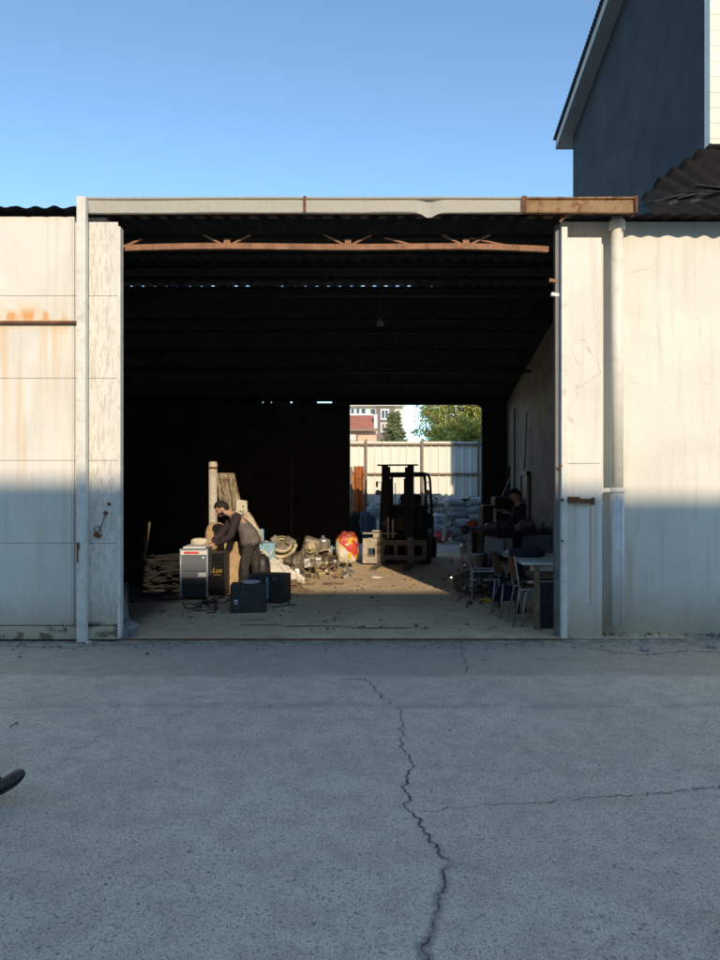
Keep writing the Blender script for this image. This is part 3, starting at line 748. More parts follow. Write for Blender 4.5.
def broad_tree(base, label, h, r, c, nclump, seed, leaf=.13, cat='tree', cz=None, trunk=.16):
    rnd = random.Random(seed); t = thing('tree', label, cat, base)
    mb = MB(); mb.tube([(0, 0, -.05), (.05, 0, h * .25), (.0, .1, h * .5), (.1, .1, h * .8)], [trunk, trunk * .8, trunk * .6, .04], 9)
    bm = bmesh.new()
    for k in range(nclump):
        d = V((rnd.gauss(0, 1), rnd.gauss(0, 1), rnd.gauss(0, 1))).normalized() * (rnd.random() ** .45)
        p = V((d.x * r, d.y * r, (cz or h * .62) + d.z * h * .38))
        q = rnd.uniform(.22, .42) * r / 2.2
        leaves(bm, p, (q * 1.2, q * 1.2, q), 95, leaf, rnd)
        if k % 5 == 0: mb.tube([(0, .05, h * rnd.uniform(.25, .5)), p * .6 + V((0, 0, h * .15)), p], [trunk * .4, trunk * .25, .012], 6)
    mb.build('trunk', mat('bark', (.12, .085, .06), .95, 0, .4, 8), t)
    me = bpy.data.meshes.new('crown'); bm.to_mesh(me); bm.free(); me.materials.append(leaf_mat('leaf_' + str(seed), c)); link('crown', me, t)
    return t
broad_tree((P(464, 0, 34).x, 34, 0), 'yellow green leafy tree above the fence at the right of the rear opening', 6.9, 2.35, (.43, .43, .11), 330, 5, .085, cz=4.3)
# conifer
t = thing('conifer', 'grey green conifer between the far apartment block and open sky', 'tree', (P(394, 0, 52).x, 52, 0))
mb = MB(); mb.tube([(0, 0, 0), (0, 0, 7.0)], [.18, .02], 8); bm = bmesh.new(); rn = random.Random(11)
for lv in range(22):
    z = 1.5 + lv * .26; rr = 2.6 * (1 - (z - 1.2) / 6.6) * rn.uniform(.75, 1.1)
    for k in range(15):
        a = rn.random() * 6.28; tip = V((math.cos(a) * rr, math.sin(a) * rr, z - .12 * rr))
        mb.tube([(0, 0, z), tip], [.03, .006], 4)
        for s in range(7): leaves(bm, V((0, 0, z)).lerp(tip, .3 + .7 * s / 6), (.17, .17, .12), 9, .10, rn)
leaves(bm, (0, 0, 7.1), (.07, .07, .3), 30, .07, rn)
mb.build('trunk', mat('bark', (.1, .1, .1)), t); me = bpy.data.meshes.new('crown'); bm.to_mesh(me); bm.free(); me.materials.append(leaf_mat('needles', (.24, .27, .12))); link('crown', me, t)
# dark bush in the yard
t = thing('bush', 'dark rounded bush in shade in front of the fence behind the forklift', 'bush', (P(437, 0, 21.9).x, 21.9, 0)); bm = bmesh.new()
for k in range(26):
    d = V((rn.gauss(0, .38), rn.gauss(0, .2), abs(rn.gauss(0, .5)))); leaves(bm, V((d.x, d.y, .25 + min(1.1, d.z))), (.22, .2, .2), 70, .05, rn)
me = bpy.data.meshes.new('crown'); bm.to_mesh(me); bm.free(); me.materials.append(leaf_mat('bush_leaf', (.04, .05, .035))); link('crown', me, t)
mb = MB()
for k in range(6): mb.tube([(0, 0, 0), (rn.gauss(0, .2), rn.gauss(0, .1), .9)], [.02, .006], 5)
mb.build('stem', MATS['bark'], t)

# ------------------------------------------------------------------ the block behind the camera whose shadow lies over the street
SUND = V((.24, -1, .48)).normalized()
S = thing('street_block', 'long plain block of flats across the street, shading the road', 'building', (0, -21, 0))
hz = 1.67 + .48 * (7.55 + 20.5)
mb = MB(); mb.b2((-45, -10, 0), (60, .5, hz), 0); mb.build('wall', mat('street_block_wall', (.5, .46, .4), .85, 0, .1, .4), S)
w0 = MB().b2((-1, .51, 0), (1, .56, 1.6)).build('window', m_glassd, S); w0.location = (-41, 0, 1.6)
for i in range(12):
    for j in range(4):
        if i or j: c = w0.copy(); COL.objects.link(c); c.parent = S; c.location = (-41 + 8 * i, 0, 1.6 + 3.1 * j)

# ------------------------------------------------------------------ people
def skin_mesh(pts, edges, rad, sub=2):
    me = bpy.data.meshes.new('tmp'); me.from_pydata([tuple(p) for p in pts], edges, []); me.update()
    o = bpy.data.objects.new('tmp', me); COL.objects.link(o)
    sk = o.modifiers.new('s', 'SKIN'); sk.use_smooth_shade = True; sk.branch_smoothing = .6
    if not me.skin_vertices: 
        me.skin_vertices.new() if hasattr(me.skin_vertices, 'new') else None
    if not me.skin_vertices:
        bm = bmesh.new(); bm.from_mesh(me); bm.verts.layers.skin.verify(); bm.to_mesh(me); bm.free()
    for i, r in enumerate(rad):
        me.skin_vertices[0].data[i].radius = r if isinstance(r, tuple) else (r, r)
    me.skin_vertices[0].data[0].use_root = True
    if sub: 
        ss = o.modifiers.new('u', 'SUBSURF'); ss.levels = sub; ss.render_levels = sub
    bpy.context.view_layer.update()
    dg = bpy.context.evaluated_depsgraph_get(); out = bpy.data.meshes.new_from_object(o.evaluated_get(dg))
    bpy.data.objects.remove(o); bpy.data.meshes.remove(me)
    return out
def chain(cs, sub=2):
    """cs: list of chains [(p, r), ...]; shared points (same first coordinates) are welded"""
    pts, rad, edges, idx = [], [], [], {}
    for c in cs:
        prev = None
        for p, r in c:
            key = tuple(round(x, 4) for x in p)
            if key not in idx: idx[key] = len(pts); pts.append(p); rad.append(r)
            i = idx[key]
            if prev is not None and prev != i: edges.append((prev, i))
            prev = i
    return skin_mesh(pts, edges, rad, sub)
def head_mesh(bm, c, f, u, s=1.0):
    """skull with brow, nose, chin, ears; f = facing, u = up"""
    f = f.normalized(); u = (u - f * u.dot(f)).normalized(); r = f.cross(u)
    def T(x, y, z): return c + (r * x + f * y + u * z) * s
    vs = bmesh.ops.create_uvsphere(bm, u_segments=28, v_segments=20, radius=1)['verts']
    for v in vs:
        x, y, z = v.co
        w = .076; d = .097; h = .120
        if z < 0: k = 1 - .34 * (-z) ** 1.5; w *= k; d *= (1 - .12 * (-z))
        yy = y * d + (.012 if (z < -.3 and y > 0) else 0) * min(1, (-z - .3) * 3 if z < -.3 else 0)
        if y > .6 and -.05 < z < .28: yy -= .010 * math.exp(-((abs(x) - .38) / .16) ** 2)     # eye sockets
        v.co = T(x * w, yy, z * h)
    fs = list({q for v in vs for q in v.link_faces})
    def blob(cx, cy, cz, sx, sy, sz):
        w = bmesh.ops.create_icosphere(bm, subdivisions=2, radius=1)['verts']
        for v in w: v.co = T(cx + v.co.x * sx, cy + v.co.y * sy, cz + v.co.z * sz)
        g = list({q for v in w for q in v.link_faces}); fs.extend(g)
    blob(0, .098, -.012, .012, .016, .026); blob(0, .104, -.028, .016, .014, .011)            # nose
    blob(0, .090, -.062, .024, .010, .006); blob(0, .088, -.071, .020, .010, .006)            # lips
    for k in (-1, 1): blob(k * .076, -.004, -.005, .010, .019, .031); blob(k * .03, .082, .031, .02, .012, .006)
    for q in fs: q.smooth = True
    return T
def hand_chains(wr, d, n, side, s=1.0, curl=.5):
    """palm and five fingers; d along the hand, n out of the palm, side toward the thumb"""
    d = d.normalized(); n = (n - d * n.dot(d)).normalized(); t = (side - d * side.dot(d) - n * side.dot(n)).normalized()
    cs = [[(wr, (.024, .024)), (wr + d * .045 * s, (.026, .018)), (wr + d * .085 * s, (.030, .014))]]
    for k, (off, L) in enumerate(((.030, .072), (.011, .082), (-.010, .076), (-.029, .060))):
        b = wr + d * .088 * s + t * off * s; a0 = d
        p1 = b + (d * math.cos(curl * .5) + n * math.sin(curl * .5)) * L * .45 * s
        p2 = p1 + (d * math.cos(curl * 1.3) + n * math.sin(curl * 1.3)) * L * .32 * s
        p3 = p2 + (d * math.cos(curl * 1.9) + n * math.sin(curl * 1.9)) * L * .23 * s
        cs.append([(wr + d * .06 * s + t * off * .7 * s, .011), (b, .0100), (p1, .0088), (p2, .008), (p3, .0068)])
    b = wr + d * .03 * s + t * .022 * s
    cs.append([(wr + d * .015 * s, .014), (b, .013), (b + (d * .6 + t * .7 + n * .2) * .035 * s, .011), (b + (d * .85 + t * .8 + n * .5) * .06 * s, .0085)])
    return cs
def join_meshes(bm, mats_idx):
    for me, mi in mats_idx:
        n0 = len(bm.faces); bm.from_mesh(me); bm.faces.ensure_lookup_table()
        for f in bm.faces[n0:]: f.material_index = mi; f.smooth = True
        bpy.data.meshes.remove(me)
def person(label, J, shirt, sleeve, trou, shoe, beard=True, hands=True, floor=0.0):
    root = thing('person', label, 'person', (J['pelvis'].x, J['pelvis'].y, 0)); O = -root.location
    def fin(name, me, mats):
        for m in (mats if isinstance(mats, list) else [mats]): me.materials.append(m)
        o = link(name, me, root); o.location = O; return o
    pel, sp, chst, nk = J['pelvis'], J['spine'], J['chest'], J['neck']
    hd, hf, hu = J['head'], J['face'], J['up']
    bm = bmesh.new()
    side = (J['shL'] - J['shR']).normalized()
    cs = [[(pel, (.13, .10)), (sp, (.115, .09)), (chst, (.13, .10)), (nk, .058), (hd - hu.normalized() * .05, .054), (hd, .06)]]
    for s in 'LR':
        cs.append([(chst, (.13, .10)), (J['sh' + s], .058), (J['el' + s], .040), (J['wr' + s], .026)])
        cs.append([(pel, (.13, .10)), (J['hip' + s], .088), (J['kn' + s], .055), (J['an' + s], .038), (J['an' + s] + J['foot' + s] * .07 + V((0, 0, -.04)), .03)])
    join_meshes(bm, [(chain(cs), 0)])
    head_mesh(bm, hd, hf, hu, 1.0)
    if hands:
        for s in 'LR':
            d, n, t = J['hand' + s]; join_meshes(bm, [(chain([c]), 0) for c in hand_chains(J['wr' + s], d, n, t)])
    me = bpy.data.meshes.new('body'); bm.to_mesh(me); bm.free(); body = fin('body', me, m_skin)
    # eyes
    f = hf.normalized(); u = (hu - f * hu.dot(f)).normalized(); r = f.cross(u)
    for k in (-1, 1):
        mb = MB(); mb.blob(hd + r * k * .03 + f * .083 + u * .014, (.022, .018, .014), amp=0, sub=2); o = mb.build('eye', m_hair, root); o.location = O
    # hair: cap following the skull
    def cap(name, test, off, rough=.004):
        b = bmesh.new(); vs = bmesh.ops.create_uvsphere(b, u_segments=40, v_segments=30, radius=1)['verts']
        kill = [v for v in vs if not test(*v.co)]
        bmesh.ops.delete(b, geom=kill, context='VERTS')
        for v in b.verts:
            x, y, z = v.co; w = .076; d = .097; h = .12
            if z < 0: kk = 1 - .34 * (-z) ** 1.5; w *= kk; d *= (1 - .12 * (-z))
            e = off + rough * noise.noise(v.co * 9)
            v.co = hd + r * x * (w + e) + f * (y * (d + e)) + u * z * (h + e)
        bmesh.ops.solidify(b, geom=b.faces[:], thickness=.006)
        for q in b.faces: q.smooth = True
        m2 = bpy.data.meshes.new(name); b.to_mesh(m2); b.free(); fin(name, m2, m_hair)
    cap('hair', lambda x, y, z: z > (.42 if y > .35 else (.12 if y > -.1 else -.45)) and not (abs(x) > .9 and z < .1 and abs(y) < .3), .014, .01)
    if beard: cap('beard', lambda x, y, z: (z < -.28 and y > .05 and not (y > .75 and -.62 < z < -.42 and abs(x) < .3)) or (-.45 < z < -.3 and y > .7), .006, .012)
    # shirt and sleeves
    up = 1.12
    bm = bmesh.new()
    tors = [[(pel - (sp - pel) * .55, (.205, .185)), (pel + (sp - pel) * .3, (.19, .168)), (sp, (.165, .145)), (chst, (.175, .145)), (nk - (nk - chst) * .05, .074)]]
    for s in 'LR': tors.append([(chst, (.165, .13)), (J['sh' + s].lerp(chst, .25), .09)])
    join_meshes(bm, [(chain(tors), 0)])
    for v in bm.verts: v.co += .015 * V((noise.noise(v.co * 11), noise.noise(v.co * 11 + V((5, 0, 0))), noise.noise(v.co * 11 + V((0, 5, 0)))))
    me = bpy.data.meshes.new('shirt'); bm.to_mesh(me); bm.free(); sh = fin('shirt', me, shirt)
    for s in 'LR':
        S_, E, Wr = J['sh' + s], J['el' + s], J['wr' + s]
        m2 = chain([[(S_.lerp(chst, .35), .082), (S_, .080), (S_.lerp(E, .5), .066), (E, .059), (E.lerp(Wr, .5), .050), (E.lerp(Wr, .93), .040)]])
        for v in m2.vertices: v.co += .012 * V((noise.noise(v.co * 17), noise.noise(v.co * 17 + V((5, 0, 0))), noise.noise(v.co * 17 + V((0, 5, 0)))))
        for p in m2.polygons: p.use_smooth = True
        fin('sleeve', m2, sleeve)
    bm = bmesh.new(); cs = [[(pel + (sp - pel) * .5, (.145, .12)), (pel, (.16, .135))]]
    for s in 'LR':
        H, K, A_ = J['hip' + s], J['kn' + s], J['an' + s]
        cs.append([(pel, (.155, .125)), (H, .108), (H.lerp(K, .5), .092), (K, .075), (K.lerp(A_, .5), .066), (K.lerp(A_, .98), .058)])
    join_meshes(bm, [(chain(cs), 0)])
    for v in bm.verts: v.co += .014 * V((noise.noise(v.co * 13), noise.noise(v.co * 13 + V((5, 0, 0))), .4 * noise.noise(v.co * 13 + V((0, 5, 0)))))
    me = bpy.data.meshes.new('trousers'); bm.to_mesh(me); bm.free(); fin('trousers', me, trou)
    for s in 'LR':
        make_shoe(root, O, J['an' + s], J['foot' + s], J.get('pitch' + s, 0), shoe)
    return root
def make_shoe(root, O, ank, d, pitch, m):
    """shoe with sole: d horizontal direction of the foot (length 1); pitch raises the toe"""
    d = V((d.x, d.y, 0)).normalized(); r = V((d.y, -d.x, 0))
    q = Matrix.Rotation(pitch, 3, r); f = q @ d; u = q @ V((0, 0, 1))
    heel = ank - u * .085 - f * .06
    def section(t):   # t 0..1 heel-toe -> half width, height top, centre offset
        w = .036 + .012 * math.sin(min(1, t * 1.25) * math.pi * .75) + .004 * t
        if t > .82: w *= math.sqrt(max(.02, 1 - ((t - .82) / .18) ** 2)) * .98
        if t < .12: w *= math.sqrt(max(.05, 1 - ((.12 - t) / .13) ** 2))
        h = .105 if t < .3 else .105 - (.105 - .058) * min(1, (t - .3) / .35)
        if t > .8: h *= (1 - ((t - .8) / .2) ** 2 * .55)
        return w, h
    Lf = .29
    def build(name, z0, z1f, wk, mt, parent):
        mb = MB(); n = 26; m_ = 14; rings = []
        for i in range(n + 1):
            t = i / n; w, h = section(t); w *= wk; z1 = z1f(h)
            ring = []
            for k in range(m_):
                a = 2 * math.pi * k / m_; cx = math.copysign(abs(math.cos(a)) ** .7, math.cos(a)); cz = math.copysign(abs(math.sin(a)) ** .75, math.sin(a))
                nar = 1 - (.45 if t < .55 else .2) * max(0, cz)
                lift = .022 * max(0, (t - .7) / .3) ** 2
                ring.append(mb.bm.verts.new(heel + f * (t * Lf) + r * (cx * w * nar) + u * (z0 + (z1 - z0) * (cz + 1) / 2 + lift + (.003 * noise.noise(V((t * 14, k, 3))) if name == 'shoe' else 0))))
            rings.append(ring)
        for a, b in zip(rings, rings[1:]):
            for k in range(m_): fc = mb.bm.faces.new((a[k], a[(k + 1) % m_], b[(k + 1) % m_], b[k])); fc.smooth = True
        mb.bm.faces.new(rings[0]); mb.bm.faces.new(list(reversed(rings[-1])))
        o = mb.build(name, mt, parent); return o
    up = build('shoe', .012, lambda h: h, 1.0, m, root); up.location = O
    build('sole', .0, lambda h: .022, 1.1, m_rubber, up)
    mb = MB()
    for k in range(3): 
        c = heel + f * (.135 + .024 * k) + u * (.093 - .010 * k); mb.tube([c - r * .022, c + u * .006, c + r * .022], .0035, 5)
    mb.build('laces', m_blackc, up)
X1 = V((1, 0, 0)); Z1 = V((0, 0, 1)); Y1 = V((0, 1, 0))
Yp = 10.75
J = dict(pelvis=P(251, 541, Yp), spine=P(247, 529, Yp), chest=P(239, 519, Yp), neck=P(229.5, 512.5, Yp), head=P(222, 509.0, Yp),
         face=V((-.80, -.12, -.50)), up=V((-.42, 0, .85)),
         shL=P(236.5, 517, Yp - .17), shR=P(233, 518, Yp + .16), elL=P(230.5, 536.5, Yp - .24), elR=P(222, 533, Yp + .16),
         wrL=P(214, 545, Yp - .16), wrR=P(211, 543, Yp + .05),
         hipL=P(249, 544, Yp - .10), hipR=P(254, 544, Yp + .10), knL=P(244.5, 568, Yp - .12), knR=P(256, 567, Yp + .12),
         anL=P(246, 589, Yp - .10), anR=P(259, 587, Yp + .14), footL=V((-1, -.15, 0)), footR=V((-1, .1, 0)),
         handL=(V((-.9, .1, -.12)), V((-.1, .2, -1)), V((0, 1, .1))), handR=(V((-.9, -.15, -.12)), V((-.1, 0, -1)), V((0, -1, .1))))
for s in 'LR': J['an' + s].z = .085 + .015
person('bearded man in grey top with dark sleeves bending over the small grey machine', J, m_shirt, m_sleeve, m_trou, m_shoe)
# man at the bench in the dark at the right
Yq = 13.0
J = dict(pelvis=V((2.85, Yq, .95)), spine=V((2.85, Yq, 1.1)), chest=P(520, 509, Yq), neck=P(518, 501.5, Yq), head=P(515.5, 495.5, Yq), face=V((-.85, -.25, -.4)), up=V((-.25, 0, 1)),
         shL=P(523, 506, Yq - .17), shR=P(519, 507, Yq + .17), elL=P(520, 519, Yq - .24), elR=P(513, 516, Yq + .1), wrL=P(511, 514, Yq - .2), wrR=P(506, 511, Yq),
         hipL=V((2.85, Yq - .1, .92)), hipR=V((2.86, Yq + .1, .92)), knL=V((2.80, Yq - .11, .50)), knR=V((2.84, Yq + .12, .50)), anL=V((2.86, Yq - .11, .1)), anR=V((2.95, Yq + .14, .1)),
         footL=V((-1, -.1, 0)), footR=V((-1, .1, 0)), handL=(V((-.9, 0, .3)), V((0, .4, -1)), V((0, 1, .2))), handR=(V((-.9, -.1, .2)), V((0, 0, -1)), V((0, -1, .3))))
person('man in black standing at the cluttered workbench in the dark right side', J, m_blackc, m_blackc, m_blackc, m_shoe, beard=False)
# passer-by at the left whose shoe enters the picture
toe = V((-1.72, 3.72, .10)); fd = V((.86, .50, 0)).normalized()
pit = R(22)
heel = toe - (fd * math.cos(pit) + Z1 * math.sin(pit)) * .29; heel.z = .012
ank = heel + fd * .06 * math.cos(pit) + V((0, 0, .085)) - fd * .03
pv = heel + V((-.40, -.22, .93)); pv.z = .94
rt = V((fd.y, -fd.x, 0))
J = dict(pelvis=pv, spine=pv + V((0, 0, .18)), chest=pv + V((.02, 0, .38)), neck=pv + V((.03, .01, .56)), head=pv + V((.05, .02, .70)), face=fd, up=Z1,
         shL=pv - rt * .18 + V((0, 0, .46)), shR=pv + rt * .18 + V((0, 0, .46)), elL=pv - rt * .22 + V((-.02, 0, .18)), elR=pv + rt * .21 + V((-.06, -.03, .18)),
         wrL=pv - rt * .2 + V((.05, .02, -.04)), wrR=pv + rt * .2 + V((-.02, -.02, -.06)),
         hipL=pv - rt * .09 + V((0, 0, -.04)), hipR=pv + rt * .09 + V((0, 0, -.04)),
         knR=pv.lerp(ank, .5) + rt * .05 + fd * .04, anR=ank, footR=fd, pitchR=pit,
         knL=pv - rt * .09 + V((-.02, -.01, -.46)), anL=V((pv.x - .28, pv.y - .17, .12)) - rt * .08, footL=fd, pitchL=R(-8),
         handL=(V((.1, 0, -1)), V((1, 0, 0)), fd), handR=(V((.1, 0, -1)), V((1, 0, 0)), fd))
person('passer-by stepping in from the left edge, only a worn black shoe showing', J, m_blackc, m_blackc, m_blackc, m_shoe)

# ------------------------------------------------------------------ forklift
FK = thing('forklift', 'old dark forklift truck with its mast and forks towards the street', 'forklift', (P(398, 0, 15).x, 15.0, 0), R(-11))
def part(name, mb, m, parent=None): return mb.build(name, m, parent or FK)
mb = MB(); mb.box((.06, 1.0, .42), (1.0, 1.55, .5), bev=.04); mb.box((.06, .42, .95), (.92, .3, .55), (R(-8), 0, 0), .04)
mb.b2((-.42, .3, .15), (.55, .75, .35)); mb.box((.06, 1.9, .62), (1.02, .45, .85), bev=.12); part('chassis', mb, m_forkbody)
mb = MB(); mb.box((.06, 1.2, .80), (.82, .9, .26), bev=.05); part('hood', mb, m_forkbody)
mb = MB(); mb.box((.10, 1.05, .97), (.5, .5, .12), bev=.05); mb.box((.10, 1.33, 1.22), (.48, .12, .5), (R(-10), 0, 0), .05); part('seat', mb, m_black)
mb = MB(); mb.tube([(.1, .45, 1.1), (.1, .62, 1.30)], .03, 8)
ring = [V((.1, .62, 1.32)) + Euler((R(50), 0, 0)).to_matrix() @ V((.17 * math.cos(a), .17 * math.sin(a), 0)) for a in [i * math.pi / 12 for i in range(25)]]
mb.tube(ring, .014, 6, False)
for k in (0, 8, 16): mb.bar((.1, .62, 1.32), ring[k], .02, .012)
part('steering_wheel', mb, m_black)
mb = MB()
for s in (-1, 1):
    x = .06 + s * .47
    mb.tube([(x * 1.05, .35, .6), (x * .98, .48, 1.72), (x * .94, .55, 1.86), (x * .9, .72, 1.9), (x * .9, 1.6, 1.9), (x * .94, 1.75, 1.8), (x * 1.0, 1.95, .9)], .03, 8)
for k in range(7): y = .62 + k * .16; mb.bar((-.36, y, 1.92), (.48, y, 1.92), .03, .045)
mb.bar((-.38, .55, 1.87), (.5, .55, 1.87), .06, .06)
part('overhead_guard', mb, m_steel)
mb = MB()
for x in (-.27, .27): mb.b2((x - .06, -.10, .08), (x + .06, .02, 2.06)); mb.b2((x - .035 + (.07 if x < 0 else -.07), -.14, .10), (x + .035 + (.07 if x < 0 else -.07), -.01, 1.98))
mb.b2((-.42, -.12, 2.06), (.42, .03, 2.09)); mb.b2((-.3, -.03, 1.82), (.3, .03, 1.9)); mb.b2((-.33, -.09, .08), (.33, .0, .18)); mb.b2((-.3, -.02, 1.0), (.3, .02, 1.07))
mb.box((-.24, -.07, 1.93), (.16, .12, .22)); mb.box((.24, -.07, 1.93), (.16, .12, .2))
part('mast', mb, m_steel)
mb = MB(); mb.tube([(-.14, -.03, .2), (-.14, -.03, 1.8)], .022, 8); mb.tube([(-.05, -.03, .2), (-.05, -.03, 1.7)], .010, 6); mb.tube([(.14, -.03, .2), (.14, -.03, 1.8)], .016, 8); part('lift_chain', mb, m_steel)
mb = MB(); mb.b2((-.68, -.22, .42), (.62, -.15, .53)); mb.b2((-.68, -.22, .12), (.62, -.15, .22))
for a, b in ((-.68, -.58), (-.36, -.26), (-.06, .02), (.24, .34), (.53, .62)): mb.b2((a, -.215, .20), (b, -.16, .44))
part('carriage', mb, m_fork); mb = MB(); mb.b2((-.70, -.262, .36), (-.24, -.224, .56)); mb.b2((-.70, -.262, .05), (-.24, -.224, .18)); mb.b2((-.70, -.26, .18), (-.60, -.225, .36)); mb.b2((-.44, -.26, .18), (-.40, -.225, .36)); mb.b2((-.6, -.24, .565), (-.12, -.17, .57)); mb.b2((-.48, -.26, .575), (-.3, -.16, .68)); mb.b2((-.5, -.27, .70), (-.3, -.15, .73)); mb.b2((-.2, -.2, .57), (-.16, -.16, 1.0)); mb.b2((-.1, -.2, .57), (-.06, -.16, .95)); mb.b2((-.7, -.243, .65), (.0, -.205, .68))
part('attachment', mb, mat('sunlit_worn_steel', (.50, .43, .33), .65, 0, .25, 7, (.2, .12, .07), .6, .4))  # paler than the carriage: sunlight on this block put into the colour
for x in (-.32, .30):
    mb = MB(); mb.b2((x - .065, -.29, .04), (x + .065, -.225, .60)); 
    mb.prism([(x - .065, -.29, .03), (x + .065, -.29, .03), (x + .045, -1.30, .015), (x - .045, -1.30, .015)], (0, 0, 0), (0, 0, .035)); part('fork', mb, m_fork)
for x, y, r_ in ((-.43, .28, .3), (.55, .28, .3), (-.42, 1.75, .24), (.54, 1.75, .24)):
    mb = MB(); mb.lathe([(r_ * .5, 0), (r_ * .95, .0), (r_, .03), (r_, .17), (r_ * .95, .2), (r_ * .5, .2)], (x - .1, y, r_ + .01), (1, 0, 0), 28); w = part('wheel', mb, m_rubber)
    mb = MB(); mb.lathe([(.03, .0), (r_ * .5, .03), (r_ * .52, .17), (.03, .215)], (x - .1, y, r_ + .01), (1, 0, 0), 16); mb.build('rim', m_forkbody, w)
for x in (-.53, .62):
    mb = MB(); mb.box((x, .5, 1.68), (.04, .05, .13), (0, 0, 0), .01); mb.bar((x * .85, .5, 1.72), (x, .5, 1.72), .015); part('mirror', mb, m_steel)
    mb = MB(); mb.lathe([(.02, -.05), (.06, -.04), (.065, .0), (.06, .01)], (x * .92, .40, 1.50), (0, -1, 0), 12); part('headlight', mb, m_dullwhite)
mb = MB(); mb.box((.02, .24, .85), (.38, .04, .3), bev=.02); part('number_panel', mb, mat('brown_panel', (.14, .06, .015), .6, 0, .4, 6))

# ------------------------------------------------------------------ things about the machine being moved
def gp(px, py, dz=0): q = G(px, py); q.z = dz; return q
# small grey machine
q = gp(194, 601); K = thing('office_machine', 'grey floor-standing office machine with red and white top stripe on castors', 'machine', q, R(4))
w, h, d = .38, .74, .5
mb = MB(); mb.b2((-w / 2, 0, .32), (w / 2, d, h), .012); mb.b2((-w / 2, 0, .06), (-w / 2 + .025, .03, .33)); mb.b2((w / 2 - .025, 0, .06), (w / 2, .03, .33)); mb.build('body', m_greyp, K)
mb = MB(); mb.b2((-w / 2 + .025, .012, .05), (w / 2 - .026, d - .01, .318), .004); mb.build('lower_cabinet', m_black, K)
mb = MB(); mb.b2((-w / 2 + .03, -.012, .42), (w / 2 - .03, -.002, .645), .006); mb.build('door', mat('grey_door', (.11, .125, .14), .5, 0, .06, 4), K)
mb = MB(); mb.b2((-w / 2 + .01, -.014, .655), (w / 2 - .01, .0, .715)); mb.build('white_stripe', m_white, K)
mb = MB(); mb.b2((-w / 2 + .05, -.020, .668), (w / 2 - .12, -.0145, .700)); mb.build('red_stripe', m_redp, K)
mb = MB(); mb.b2((w / 2 - .13, -.008, .34), (w / 2 - .02, -.002, .40)); mb.b2((w / 2 - .07, -.016, .60), (w / 2 - .045, -.0125, .63)); mb.build('sticker', m_white, K)
mb = MB(); mb.b2((-w / 2 - .008, -.01, h - .02), (-w / 2 + .012, .02, .08)) if False else mb.b2((-w / 2 - .006, -.006, .06), (-w / 2 + .014, -.003, h)); mb.b2((w / 2 - .012, -.006, .06), (w / 2 + .006, -.003, h)); mb.build('trim', mat('light_grey_trim', (.36, .37, .37), .5), K)
mb = MB(); mb.b2((-w / 2 + .03, .03, h), (w / 2 - .03, d - .05, h + .025), .008); mb.build('lid', m_white, K)
for x in (-.15, .15):
    for y in (.06, .42): MB().lathe([(.028, 0), (.032, .01), (.032, .03), (.028, .04)], (x - .02, y, .033), (1, 0, 0), 12).build('caster', m_rubber, K)
# black cabinet with gold lettering
q = gp(217, 596.5); K = thing('black_cabinet', 'tall black cabinet with gold lettering beside the grey machine', 'cabinet', q, R(-3))
MB().b2((-.135, 0, .01), (.12, .30, .66), .008).build('body', m_black, K)
mb = MB(); mb.b2((-.128, -.006, .03), (.112, -.001, .64), .003); d_ = mb.build('door', mat('gloss_black', (.012, .011, .010), .25, 0, .2, 5), K)
cu = bpy.data.curves.new('t', 'FONT'); cu.body = 'Lux'; cu.size = .10; cu.shear = .35; cu.extrude = .001; cu.align_x = 'CENTER'
to = bpy.data.objects.new('t', cu); COL.objects.link(to); bpy.context.view_layer.update()
me = bpy.data.meshes.new_from_object(to.evaluated_get(bpy.context.evaluated_depsgraph_get())); bpy.data.objects.remove(to); me.materials.append(m_gold)
o = link('lettering', me, K); o.location = (.0, -.009, .355); o.rotation_euler = (R(90), 0, 0)
MB().b2((-.05, -.009, .318), (.06, -.0065, .324)).build('gold_rule', m_gold, K)
# two black boxes
q = gp(248, 614); K = thing('speaker_box', 'black box with a white dish on top, nearest on the shaded floor', 'box', q, R(5))
MB().b2((-.225, 0, .01), (.225, .32, .37), .012).build('body', mat('charcoal_vinyl', (.030, .030, .030), .6, 0, .3, 8, (.12, .11, .1), .3, .3), K)
MB().lathe([(.02, .01), (.10, .0), (.13, .025), (.12, .03), (.09, .012)], (.02, .14, .371), (0, 0, 1), 24).build('dish', m_white, K)
mb = MB(); mb.b2((-.175, -.008, .16), (-.13, -.001, .18)); mb.b2((-.175, -.008, .13), (-.13, -.001, .145)); mb.build('sticker', m_white, K)
for x in (-.2, .2): MB().lathe([(.015, 0), (.015, .012)], (x, .03, 0), (0, 0, 1), 8).build('foot', m_rubber, K)
q = gp(266, 604); K = thing('speaker_box', 'black box with a pale blue strip on its corner, behind the nearer box', 'box', q, R(-14))
MB().b2((-.27, 0, .01), (.24, .36, .40), .012).build('body', mat('charcoal_vinyl', (.030, .030, .030)), K)
MB().b2((.0, -.012, .08), (.035, -.002, .37)).build('strip', m_lblue, K)
MB().b2((.10, -.01, .34), (.16, -.002, .36)).build('catch', m_chrome, K)
